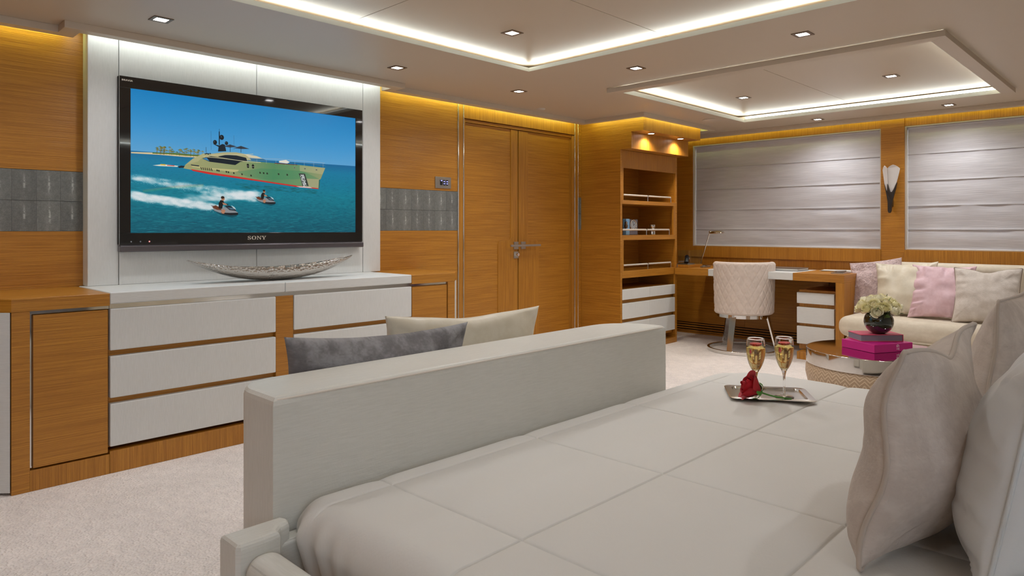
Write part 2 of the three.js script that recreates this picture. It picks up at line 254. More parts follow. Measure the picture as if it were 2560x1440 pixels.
function windowAt(n, [z0, z1]) {
  const w = structure('window_' + n, 'window with white frame behind a roman blind'), X0 = XW + 0.002, X1 = XW + 0.118, b = 0.03;
  for (const g of [box(X0, X1, WIN_Y0, WIN_Y1, z0, z0 + 0.012, 'y', 0.002), box(X0, X1, WIN_Y0, WIN_Y1, z1 - 0.012, z1, 'y', 0.002), box(X0, X1, WIN_Y0, WIN_Y0 + 0.01, z0 + 0.012, z1 - 0.012, 'z', 0.002), box(X0, X1, WIN_Y1 - 0.01, WIN_Y1, z0 + 0.012, z1 - 0.012, 'z', 0.002)]) part(w, 'window_frame', g, M.shell);
  part(w, 'pane', box(X1 - 0.02, X1 - 0.012, WIN_Y0 + 0.01, WIN_Y1 - 0.01, z0 + 0.012, z1 - 0.012, 'z', 0), M.glass);
}
windowAt(1, W1); windowAt(2, W2);
// walls outside the frame
const wallL = tag(new THREE.Mesh(box(XL - 0.1, XL, 0, DECK, ZW - 0.1, ZB + 0.1, 'z', 0), M.oak)); wallL.name = 'wall_left'; wallL.userData = { kind: 'structure' }; scene.add(wallL);
const wallF = structure('wall_front', 'off-white wall behind the bed head'), W3 = [-1.6, 0.45];
for (const b of [[XL, W3[0], 0, DECK], [W3[1], XW + 0.12, 0, DECK], [W3[0], W3[1], 0, WIN_Y0], [W3[0], W3[1], WIN_Y1, DECK]]) part(wallF, 'wall_board', box(...b, ZB, ZB + 0.1, 'x', 0), M.leather);
{   // the unscreened window whose daylight falls on the pillows
  const w = structure('window_3', 'window beside the bed head');
  for (const b of [[W3[0], W3[0] + 0.03, WIN_Y0, WIN_Y1], [W3[1] - 0.03, W3[1], WIN_Y0, WIN_Y1], [W3[0] + 0.03, W3[1] - 0.03, WIN_Y0, WIN_Y0 + 0.03], [W3[0] + 0.03, W3[1] - 0.03, WIN_Y1 - 0.03, WIN_Y1]]) part(w, 'window_frame', box(...b, ZB + 0.01, ZB + 0.09, 'x', 0.002), M.white);
  part(w, 'pane', box(W3[0] + 0.03, W3[1] - 0.03, WIN_Y0 + 0.03, WIN_Y1 - 0.03, ZB + 0.05, ZB + 0.056, 'x', 0), M.glass);
}

// recessed square downlights
const dlRim = merge([box(-0.045, 0.045, -0.004, 0, -0.045, -0.028, 'x', 0.001), box(-0.045, 0.045, -0.004, 0, 0.028, 0.045, 'x', 0.001), box(-0.045, -0.028, -0.004, 0, -0.028, 0.028, 'x', 0.001), box(0.028, 0.045, -0.004, 0, -0.028, 0.028, 'x', 0.001)]);
const dlLamp = new THREE.BoxGeometry(0.056, 0.003, 0.056); dlLamp.translate(0, -0.0012, 0);
function downlight(x, y, z, label, k = SPOT, size = 1) {
  const t = thing('recessed_downlight', label, 'downlight', [x, y, z], 'square ceiling downlights');
  const a = local(t, 'rim', dlRim, M.bronze), b = local(t, 'lamp', dlLamp, GLOW_LAMP); a.scale.set(size, 1, size); b.scale.set(size, 1, size);
  const s = new THREE.SpotLight(LAMP, k, 0, 1.35, 1, 2); s.position.set(x, y - 0.012, z); s.target.position.set(x, 0, z); s.shadow.radius = 2.5; s.name = 'downlight_beam'; scene.add(s, s.target);
}
downlight(1.21, CEIL, -3.56, 'square downlight above the left side of the television panel', SPOT * 0.65);
downlight(2.61, CEIL, -3.555, 'square downlight above the right side of the television panel', SPOT * 0.65);
downlight(3.685, CEIL, -3.52, 'square downlight in front of the double door');
downlight(3.673, CEIL, -2.483, 'square downlight between the large lit recess and the hanging frame');
downlight(3.641, CEIL, -1.427, 'square downlight nearest the camera, with a blue-tinted rim');
downlight(2.70, RZ, -2.63, 'square downlight inside the large lit recess');
downlight(6.549, CEIL, -1.381, 'square downlight above the right-hand roman blind');
downlight(6.557, CEIL, -2.433, 'square downlight above the left-hand roman blind');
downlight(5.25, 2.205, -2.527, 'square downlight inside the hanging frame, the one nearer the bookcase');
downlight(5.22, 2.205, -1.443, 'square downlight inside the hanging frame, the one further from the bookcase');
for (const [x, z, l] of [[2.61, -1.43, 'over the right half of the bed'], [1.21, -1.43, 'over the left half of the bed'], [0.1, -3.5, 'left of the credenza'], [0.1, -2.4, 'over the carpet left of the settee'], [1.9, 0.3, 'over the bed head'], [4.7, 0.1, 'behind the coffee table'], [6.5, -0.3, 'above the far end of the sofa'], [-0.9, -0.6, 'beside the camera']]) { const inBig = x > BIG[0] && x < BIG[1]; downlight(x, inBig ? RZ : CEIL, z, 'square downlight ' + l, SPOT * (inBig ? 0.5 : 0.7)); }
{
  const s = thing('ceiling_speaker', 'round flush speaker grille in the ceiling near the bookcase', 'speaker', [5.92, CEIL, -3.15]);
  const g = new THREE.CylinderGeometry(0.092, 0.092, 0.004, 40); g.translate(0, -0.002, 0); local(s, 'grille', g, M.shell);
  const r = new THREE.TorusGeometry(0.093, 0.002, 6, 48); r.rotateX(Math.PI / 2); r.translate(0, -0.002, 0); local(s, 'rim', r, M.shell);
  const d = thing('smoke_detector', 'tiny round sensor on the ceiling in front of the double door', 'sensor', [4.354, CEIL, -3.9]);
  local(d, 'cover', lathe([[0.0, -0.012], [0.028, -0.012], [0.036, -0.004], [0.038, 0]], 24), M.shell);
}
// ---------- television panel, television, credenza ----------
const font = await new FontLoader().loadAsync('fonts/droid/droid_serif_bold.typeface.json');
const fontS = await new FontLoader().loadAsync('fonts/droid/droid_sans_bold.typeface.json');
function lettering(text, size, f, sx = 1) { const g = new TextGeometry(text, { font: f, size, depth: 0.0008, curveSegments: 4 }); g.computeBoundingBox(); const b = g.boundingBox; g.translate(-(b.min.x + b.max.x) / 2, -(b.min.y + b.max.y) / 2, 0); g.scale(sx, 1, 1); return g; }
{
  const t = thing('media_panel', 'tall off-white leather panels behind the television', 'wall panel', [1.94, 0.852, ZP - 0.04]);
  for (const [x0, x1] of [[1.027, 1.1725], [1.1755, 1.9385], [1.9415, 2.7035], [2.7065, 2.85]]) part(t, 'panel', box(x0, x1, 0.852, DECK - 0.005, ZW + 0.002, ZP, 'y', 0.004, 2), M.leather);
}
function drawScreen() {
  const W = 1600, Hh = 900, c = document.createElement('canvas'); c.width = W; c.height = Hh; const g = c.getContext('2d');
  // measured on the photograph: straighten the receding picture into the screen's own rectangle
  const P = (x, y) => { const f = (x - 82) / 1761, u = f * 0.895 / (1.107 * (1 - f) + 0.895 * f), top = lerp(125, 362, f), bot = lerp(1232, 1257, f); return [u * W, (y - top) / (bot - top) * Hh]; };
  const poly = (pts, fill) => { g.beginPath(); pts.forEach((p, i) => { const q = P(...p); i ? g.lineTo(...q) : g.moveTo(...q); }); g.closePath(); g.fillStyle = fill; g.fill(); };
  const line = (pts, col, w) => { g.beginPath(); pts.forEach((p, i) => { const q = P(...p); i ? g.lineTo(...q) : g.moveTo(...q); }); g.strokeStyle = col; g.lineWidth = w; g.lineCap = 'round'; g.stroke(); };
  const dot = (x, y, rx, ry, fill, rot = 0) => { const q = P(x, y); g.beginPath(); g.ellipse(q[0], q[1], rx, ry, rot, 0, 7); g.fillStyle = fill; g.fill(); };
  const R = rng(77);
  const sky = g.createLinearGradient(0, 0, 0, 500); sky.addColorStop(0, '#0c84c8'); sky.addColorStop(0.45, '#3a9ad8'); sky.addColorStop(0.9, '#6fb0de'); sky.addColorStop(1, '#86b9de'); g.fillStyle = sky; g.fillRect(0, 0, W, Hh);
  const [hx0, hy0] = P(86, 602), [hx1, hy1] = P(1843, 738);
  const sea = g.createLinearGradient(0, 380, 0, 900); sea.addColorStop(0, '#12699f'); sea.addColorStop(0.12, '#0f7fa8'); sea.addColorStop(0.5, '#0d7f95'); sea.addColorStop(1, '#075a6d');
  g.beginPath(); g.moveTo(0, hy0); g.lineTo(W, hy1); g.lineTo(W, Hh); g.lineTo(0, Hh); g.closePath(); g.fillStyle = sea; g.fill();
  for (let i = 0; i < 5200; i++) { const y = lerp(hy0 + 12, Hh, Math.pow(R(), 0.8)), x = R() * W, d = (y - hy0) / (Hh - hy0), l = 4 + 34 * d * R(); g.fillStyle = R() < 0.5 ? `rgba(4,60,86,${0.10 + 0.18 * R()})` : `rgba(60,176,186,${0.06 + 0.16 * R()})`; g.beginPath(); g.ellipse(x, y, l, 0.8 + 2.6 * d * R(), (R() - 0.5) * 0.3, 0, 7); g.fill(); }
  // sandbank with palms
  poly([[86, 612], [250, 618], [400, 628], [560, 645], [640, 652], [640, 662], [500, 654], [300, 636], [86, 622]], '#e2cda0');
  poly([[250, 617], [420, 622], [560, 636], [640, 640], [640, 652], [520, 645], [380, 632], [250, 626]], '#5d7a34');
  for (let i = 0; i < 46; i++) { const x = 275 + 360 * Math.pow(R(), 0.9), b = 618 + (x - 250) * 0.085, h = 14 + 34 * R(); line([[x, b + 8], [x + 3, b - h]], '#6d5a3a', 1.2); for (let k = 0; k < 6; k++) { const a = -2.9 + k * 0.55 + R() * 0.2; const q = P(x + 3, b - h); g.beginPath(); g.moveTo(...q); g.quadraticCurveTo(q[0] + 5 * Math.cos(a), q[1] + 5 * Math.sin(a) - 2, q[0] + 10 * Math.cos(a), q[1] + 9 * Math.sin(a) + 3); g.strokeStyle = R() < 0.5 ? '#4a5a22' : '#a08a34'; g.lineWidth = 1.8; g.stroke(); } }
  // water toys behind the stern
  poly([[250, 716], [330, 708], [450, 722], [440, 730], [300, 722]], '#e9e4d2'); poly([[310, 706], [350, 709], [350, 718], [312, 714]], '#e3b93c'); poly([[362, 714], [420, 718], [418, 724], [362, 720]], '#d8574e'); poly([[445, 728], [470, 720], [505, 724], [500, 736], [455, 738]], '#1c2430');
  // the yacht: hull, superstructure, mast
  const hull = g.createLinearGradient(...P(500, 700), ...P(1560, 860)); hull.addColorStop(0, '#a8a774'); hull.addColorStop(0.4, '#8f9c6c'); hull.addColorStop(0.62, '#5b8f62'); hull.addColorStop(0.82, '#70986a'); hull.addColorStop(1, '#98a072');
  poly([[488, 742], [500, 718], [540, 690], [600, 664], [640, 655], [900, 700], [935, 686], [985, 688], [1180, 706], [1400, 724], [1602, 750], [1566, 836], [1552, 842], [1548, 908], [1400, 892], [1200, 868], [1000, 835], [800, 800], [640, 772], [545, 752]], hull);
  poly([[905, 772], [1090, 748], [1420, 772], [1560, 838], [1400, 834], [1150, 838], [980, 810]], 'rgba(44,132,92,0.28)');
  poly([[1398, 728], [1602, 750], [1580, 800], [1400, 772]], 'rgba(190,182,140,0.55)');
  poly([[1565, 838], [1552, 842], [1548, 908], [1420, 893], [1430, 830]], '#a7a880');
  poly([[1552, 842], [1562, 840], [1556, 905], [1548, 908]], '#2b6b66');
  poly([[545, 748], [700, 775], [900, 808], [1100, 842], [1380, 886], [1548, 908], [1548, 915], [1380, 897], [1100, 852], [900, 822], [700, 792], [560, 762]], '#d3302c');
  poly([[545, 720], [690, 740], [920, 758], [912, 768], [880, 774], [720, 754], [560, 732]], '#c3bd83'); poly([[545, 712], [610, 720], [608, 728], [548, 720]], '#26303a');
  poly([[500, 716], [600, 690], [640, 655], [700, 640], [770, 632], [640, 628], [560, 668]], '#b4b282');
  poly([[640, 652], [700, 632], [800, 620], [900, 622], [960, 634], [1050, 660], [1130, 690], [985, 684], [930, 690], [890, 716], [780, 706], [690, 690]], '#b9b286');
  poly([[634, 668], [664, 656], [700, 650], [960, 690], [930, 696], [890, 720], [760, 702], [690, 692]], '#0d1a28'); poly([[760, 652], [820, 640], [900, 646], [975, 664], [985, 690], [950, 690], [760, 656]], '#14202e');
  poly([[636, 668], [668, 660], [690, 688]], '#3f86b8'); line([[640, 652], [800, 668], [985, 694], [1090, 702]], '#cfc9a0', 4); line([[700, 640], [930, 640], [1030, 636]], '#d9d2b0', 3);
  poly([[960, 634], [1060, 652], [1110, 674], [1000, 664]], '#ddd3b4'); poly([[1000, 664], [1110, 674], [1150, 692], [1020, 688]], '#2f6f96');
  for (let i = 0; i < 9; i++) { const x = 985 + i * 75; line([[x, 672 + i * 5.2], [x, 700 + i * 5.8]], '#b8c0c4', 1.6); } line([[985, 668], [1220, 676], [1420, 692], [1600, 712]], '#b8c0c4', 2); line([[985, 684], [1220, 690], [1420, 706], [1600, 730]], '#9fb0b8', 1.2);
  poly([[1235, 690], [1290, 684], [1320, 702], [1300, 712], [1235, 704]], '#ece6d8'); poly([[1200, 706], [1380, 722], [1380, 726], [1200, 712]], '#7a3a24');
  for (const [x, y] of [[990, 727], [1030, 732]]) { dot(x, y, 9, 15, '#11151a', -0.1); line([[x - 14, y], [x + 14, y + 3]], '#c9c7b0', 2); }
  for (let i = 0; i < 6; i++) poly([[618 + i * 16, 732 + i * 2], [626 + i * 16, 733 + i * 2], [634 + i * 16, 754 + i * 2.2], [626 + i * 16, 752 + i * 2.2]], '#3a3c2c');
  for (const [x, y] of [[748, 760], [762, 763], [820, 772], [836, 775], [878, 782], [942, 792], [1013, 803], [1084, 782], [1112, 785], [1140, 788], [1230, 794], [1298, 800]]) poly([[x - 5, y - 7], [x + 6, y - 6], [x + 8, y + 7], [x - 3, y + 6]], '#2c3226');
  for (const [x, y] of [[1358, 746], [1440, 754], [1532, 764]]) { dot(x, y, 9, 5, '#8c8f80'); dot(x, y, 5, 3, '#4c5048'); }
  poly([[1390, 790], [1440, 792], [1452, 830], [1470, 890], [1420, 890], [1405, 830]], '#39403c'); for (let i = 0; i < 150; i++) { const t = R(), x = 1415 + 30 * (R() - 0.5) + 26 * t, y = 800 + 95 * t; dot(x, y, 1.5 + 2 * R(), 3, `rgba(235,240,240,${0.4 + 0.5 * R()})`); } poly([[1370, 890], [1480, 897], [1500, 906], [1400, 900]], 'rgba(240,244,244,0.8)');
  poly([[756, 614], [762, 570], [790, 556], [810, 562], [820, 612]], '#12202c'); line([[766, 560], [766, 462]], '#0f1a24', 6); line([[766, 480], [766, 440]], '#0f1a24', 2); line([[703, 600], [701, 455]], '#31506c', 1.2); line([[881, 600], [880, 490]], '#31506c', 1.2); line([[664, 620], [664, 580]], '#233', 2); poly([[712, 552], [760, 566], [800, 572], [760, 578]], '#13202b');
  for (const [x, y, r] of [[785, 505, 15], [733, 542, 13], [822, 550, 11]]) { dot(x, y, r, r * 1.15, '#0c131a'); dot(x - 4, y - 5, r * 0.3, r * 0.4, '#3b4c5c'); }
  poly([[800, 574], [850, 560], [905, 578], [850, 584]], '#3a3f4c'); poly([[880, 588], [935, 572], [1002, 596], [935, 596]], '#343a46'); line([[851, 562], [851, 616]], '#1d2630', 3); line([[935, 574], [935, 622]], '#1d2630', 3);
  for (let i = 0; i < 16; i++) dot(650 + R() * 50, 628 + R() * 8, 3, 3, '#18222a');
  for (let i = 0; i < 260; i++) { const x = 900 + R() * 640, y = 846 + (x - 900) * 0.1 + 14 + R() * 34; dot(x, y, 10 + 14 * R(), 1.5 + R() * 2, `rgba(8,74,66,${0.25 * R()})`); }
  // spray of the two water scooters
  const foam = (x, y, rx, a) => { const q = P(x, y), gr = g.createRadialGradient(q[0], q[1], 0, q[0], q[1], rx); gr.addColorStop(0, `rgba(238,242,244,${a})`); gr.addColorStop(1, 'rgba(238,242,244,0)'); g.save(); g.translate(q[0], q[1]); g.rotate(0.12); g.scale(1, 0.38); g.translate(-q[0], -q[1]); g.fillStyle = gr; g.beginPath(); g.arc(q[0], q[1], rx, 0, 7); g.fill(); g.restore(); };
  for (let i = 0; i < 420; i++) { const t = R(); foam(86 + 700 * t, 945 + 110 * t + 46 * (R() - 0.5) * (1.3 - 0.3 * t), 18 + 34 * R(), 0.42 * R()); }
  for (let i = 0; i < 360; i++) { const t = R(); foam(86 + 980 * t, 805 + 170 * t + 60 * (R() - 0.5) * (0.6 + t * 0.6), 14 + 34 * R(), 0.36 * R()); }
  for (let i = 0; i < 420; i++) { const t = Math.pow(R(), 0.7); foam(420 + 640 * t, 960 + 34 * (R() - 0.5) - 30 * t + 70 * R() * (1 - t * 0.6), 18 + 30 * R(), 0.36 * R()); }
  for (let i = 0; i < 120; i++) foam(980 + 140 * R(), 925 + 70 * R(), 14 + 18 * R(), 0.3 * R());
  for (let i = 0; i < 1300; i++) { const t = R(), b = R() < 0.5; dot(86 + (b ? 700 : 980) * t, (b ? 950 + 110 * t : 812 + 165 * t) + 70 * (R() - 0.5), 1 + 2.4 * R(), 0.8 + 1.2 * R(), `rgba(250,252,252,${0.5 * R()})`); }
  for (const [i, col] of ['rgba(226,120,90,0.16)', 'rgba(232,206,96,0.16)', 'rgba(120,190,120,0.14)'].entries()) line([[180, 905 + i * 8], [400, 880 + i * 8], [640, 866 + i * 8]], col, 9);
  const scooter = (x, y, k) => {   // rider in black on a grey craft, seen from the side
    const q = (a, b) => [x + a * k, y + b * k], pl = (pts, f) => poly(pts.map((p) => q(...p)), f);
    pl([[-110, 52], [-20, 66], [90, 96], [100, 112], [60, 122], [-30, 100]], 'rgba(6,50,60,0.55)');
    pl([[-110, 20], [-60, 30], [10, 40], [50, 48], [96, 76], [108, 84], [106, 100], [40, 96], [-30, 84], [-80, 66]], '#8e9296'); pl([[-30, 80], [40, 84], [108, 84], [106, 102], [50, 104], [-20, 92]], '#1d2126');
    pl([[-96, 30], [-72, 22], [-30, 44], [-24, 62], [-60, 58], [-90, 44]], '#6b3a26'); pl([[0, 30], [36, 26], [80, 50], [92, 70], [40, 62]], '#20262e'); pl([[20, 40], [60, 44], [80, 60], [50, 58]], '#4f6f86'); pl([[50, 22], [80, 40], [92, 60], [70, 50]], 'rgba(225,232,236,0.8)');
    pl([[-30, 66], [-8, 52], [6, 66], [-4, 90], [-22, 88]], '#b98164'); pl([[-48, 8], [-34, -18], [-12, -16], [-2, 6], [-14, 20], [-20, 50], [-48, 48]], '#15181b'); pl([[-20, 2], [-6, 4], [22, 14], [20, 22], [-10, 20]], '#b98164'); pl([[10, 10], [30, 16], [26, 24]], '#15181b');
    dot(...q(-14, -30), 12 * k, 15 * k, '#b07a5c'); dot(...q(-16, -39), 12 * k, 9 * k, '#2a1d16');
  };
  scooter(808, 1008, 0.98); scooter(1128, 950, 0.74);
  return c;
}
const screenTex = new THREE.CanvasTexture(drawScreen()); screenTex.colorSpace = THREE.SRGBColorSpace;
{
  const z = -4.04, t = thing('television', 'large flat television with glossy black bezel showing a yacht at sea', 'television', [1.919, 1.03, ZP]);
  const gloss = std({ color: hex('#070608'), roughness: 0.06, clearcoat: 1, clearcoatRoughness: 0.03 });
  const x0 = 1.166, x1 = 2.674, y0 = 1.068, y1 = 1.966, sx0 = 1.22, sx1 = 2.62, sy0 = 1.13, sy1 = 1.905;
  for (const b of [[x0, x1, sy1, y1], [x0, x1, y0, sy0], [x0, sx0, sy0, sy1], [sx1, x1, sy0, sy1]]) part(t, 'bezel', box(...b, ZP + 0.001, z, 'x', 0.0012), gloss);
  part(t, 'case', box(x0 - 0.001, x1 + 0.001, y0 - 0.001, y1 + 0.002, ZP + 0.001, z - 0.012, 'x', 0.004), M.dark);
  const sg = new THREE.BoxGeometry(sx1 - sx0, sy1 - sy0, 0.004); sg.translate((sx0 + sx1) / 2, (sy0 + sy1) / 2, z - 0.006);
  part(t, 'screen', sg, std({ color: hex('#050505'), emissive: hex('#ffffff'), emissiveMap: screenTex, emissiveIntensity: 0.72, roughness: 0.25 }), 'lit screen showing a sand-coloured yacht and two water scooters');
  const sl = new THREE.RectAreaLight(new THREE.Color(0.35, 0.65, 0.85), 0.35, sx1 - sx0, sy1 - sy0); sl.position.set((sx0 + sx1) / 2, (sy0 + sy1) / 2, z + 0.004); sl.rotation.y = Math.PI; sl.name = 'screen_light'; scene.add(sl);
  part(t, 'speaker_bar', merge([box(x0, x1, 1.028, 1.062, ZP + 0.002, z + 0.018, 'x', 0.006, 3), box(x0, x1, 1.061, 1.069, ZP + 0.002, z - 0.004, 'x', 0.002)]), std({ color: hex('#6c676b'), metalness: 0.7, roughness: 0.35 }), 'silver-grey strip along the bottom edge');
  const print = std({ color: hex('#d6cfc2'), roughness: 0.4, metalness: 0.3 });
  const a = lettering('SONY', 0.022, font, 1.35); a.translate(1.922, 1.098, z + 0.0002); part(t, 'lettering', a, print);
  const b = lettering('BRAVIA', 0.0088, fontS, 1.25); b.translate(1.203, 1.945, z + 0.0002); part(t, 'lettering', b, print);
  for (const [x, c] of [[1.222, '#8a8f96'], [1.268, '#8a8f96'], [1.313, '#d23030']]) { const g = new THREE.CylinderGeometry(0.004, 0.004, 0.002, 12); g.rotateX(Math.PI / 2); g.translate(x, 1.083, z); part(t, 'indicator', g, c === '#d23030' ? glow(hex(c), 1.2) : std({ color: hex(c), roughness: 0.4 })); }
}
// credenza: two oak cabinets, a chest of white drawers and the leather top
const ZF = -3.617;
{
  const top = thing('leather_countertop', 'long white leather countertop under the television', 'countertop', [1.887, 0.796, -3.84]);
  part(top, 'slab', merge([box(1.003, 1.886, 0.797, 0.852, ZP - 0.07, ZF, 'x', 0.006, 2), box(1.887, 2.773, 0.797, 0.852, ZP - 0.07, ZF, 'x', 0.006, 2)]), M.leather);
  const ch = thing('drawer_chest', 'wide chest of six white leather drawers with oak gaps, below the television', 'drawer chest', [1.887, 0, -3.84]);
  part(ch, 'carcass', box(1.003, 2.773, 0.118, 0.779, ZW + 0.002, ZF - 0.03, 'x', 0.002), M.oak);
  part(ch, 'mirror_strip', box(1.003, 2.773, 0.775, 0.797, ZW + 0.002, ZF - 0.012, 'x', 0.001), M.chrome, 'polished metal strip');
  part(ch, 'plinth', box(1.003, 2.773, 0, 0.105, ZW + 0.002, ZF, 'y', 0.002), M.oak);
  part(ch, 'divider', box(1.833, 1.938, 0.105, 0.776, ZF - 0.04, ZF - 0.006, 'x', 0.002), M.oak);
  for (const [x0, x1] of [[1.004, 1.831], [1.94, 2.772]]) for (const [y0, y1] of [[0.578, 0.775], [0.354, 0.551], [0.125, 0.327]]) part(ch, 'drawer', box(x0, x1, y0, y1, ZF - 0.04, ZF, 'y', 0.005, 2), M.leather);
}
for (const s of [-1, 1]) {
  const lft = s < 0, x0 = lft ? 0.622 : 2.774, x1 = lft ? 1.002 : 3.144, t = thing('oak_cabinet', lft ? 'oak cabinet with a large door at the left end of the credenza' : 'oak cabinet with a small visible door at the right end of the credenza', 'cabinet', [(x0 + x1) / 2, 0, -3.85]);
  const c = 0.105, zb = ZW + 0.002, oe = lft ? x0 : x1, q = lft ? -1 : 1;
  part(t, 'top', prism(lft ? [[x0, ZF], [x1, ZF], [x1, zb], [x0 - c, zb], [x0 - c, ZF - c]] : [[x0, ZF], [x1, ZF], [x1 + c, ZF - c], [x1 + c, zb], [x0, zb]], 0.79, 0.848, { bevel: 0.0015, grain: 'x' }), M.oak);
  const fx = lft ? x0 + 0.067 : x1 - 0.062, dx0 = lft ? x0 + 0.079 : x0 + 0.002, dx1 = lft ? x1 - 0.007 : x1 - 0.072;
  part(t, 'stile', box(Math.min(oe, fx), Math.max(oe, fx), 0, 0.7895, ZF - 0.05, ZF, 'x', 0.0015), M.oak);
  part(t, 'plinth', box(lft ? fx : x0, lft ? x1 : fx, 0, 0.092, ZF - 0.05, ZF, 'y', 0.0015), M.oak);
  part(t, 'body', box(lft ? fx : x0, lft ? x1 : fx, 0.092, 0.79, zb, ZF - 0.035, 'x', 0.0015), M.oak);
  part(t, 'mirror_strip', merge([box(lft ? fx : x0, lft ? x1 : fx, 0.775, 0.79, ZF - 0.036, ZF - 0.012, 'x', 0.001), box(lft ? fx : dx1 + 0.001, lft ? dx0 - 0.001 : fx, 0.098, 0.776, ZF - 0.036, ZF - 0.02, 'y', 0.001)]), M.chrome, 'polished metal reveal round the door');
  part(t, 'door', box(dx0, dx1, 0.1, 0.772, ZF - 0.035, ZF - 0.001, 'x', 0.002), M.oak);
  // chamfered end faced with white leather
  part(t, 'end_panel', prism(lft ? [[oe - 0.004, ZF - 0.004], [oe - c + 0.001, ZF - c + 0.001], [oe - c + 0.001, zb], [oe - 0.004, zb]] : [[oe + 0.004, ZF - 0.004], [oe + c - 0.001, ZF - c + 0.001], [oe + c - 0.001, zb], [oe + 0.004, zb]], 0.012, 0.7895, { bevel: 0.002 }), M.leather, 'white leather end panel');
}
{   // boat-shaped hammered bowl
  const t = thing('silver_bowl', 'long boat-shaped hammered silver bowl on the white countertop', 'bowl', [1.945, 0.852, -3.83]);
  const L = 1.03, key = (s) => 0.001 + 0.128 * Math.pow(Math.abs(s), 2.3), rim = (s) => 0.076 + 0.055 * s * s, hw = (s) => 0.095 * Math.pow(Math.max(0, 1 - s * s), 0.75);
  const shell = (inn) => { const g = grid(90, 26, (a, b) => { const s = a * 2 - 1, f = (b - 0.5) * Math.PI, w = Math.max(0.0015, hw(s) - inn), k = key(s) + inn, d = Math.max(0.0005, rim(s) - k); return [s * (L / 2 - inn), k + d * (1 - Math.pow(Math.cos(f), 0.8)), (inn ? -1 : 1) * w * Math.sin(f) * -1]; }); const uv = g.attributes.uv; for (let i = 0; i < uv.count; i++) uv.setXY(i, uv.getX(i) * L, uv.getY(i) * 0.3); return g; };
  local(t, 'bowl', merge([shell(0), shell(0.004)]), std({ color: hex('#c9c3bc'), metalness: 1, roughness: 0.2, bumpMap: hammerBump, bumpScale: 0.003, side: THREE.DoubleSide }));
}
{   // keypad
  const t = thing('wall_keypad', 'steel wall keypad with blue-lit buttons left of the double door', 'keypad', [3.5, 1.515, ZW]);
  part(t, 'plate', box(3.42, 3.579, 1.471, 1.56, ZW, ZW + 0.008, 'x', 0.002), M.steel);
  for (let c = 0; c < 3; c++) { const b = part(t, 'button_block', box(3.468 + c * 0.029, 3.488 + c * 0.029, 1.495, 1.536, ZW + 0.008, ZW + 0.011, 'x', 0.001), M.dark); for (const y of c ? [1.524, 1.507] : [1.53]) part(b, 'button_light', box(3.471 + c * 0.029, 3.485 + c * 0.029, y - 0.003, y + 0.003, ZW + 0.011, ZW + 0.012, 'x', 0), glow(hex('#2b48ff'), 1.4)); }
}
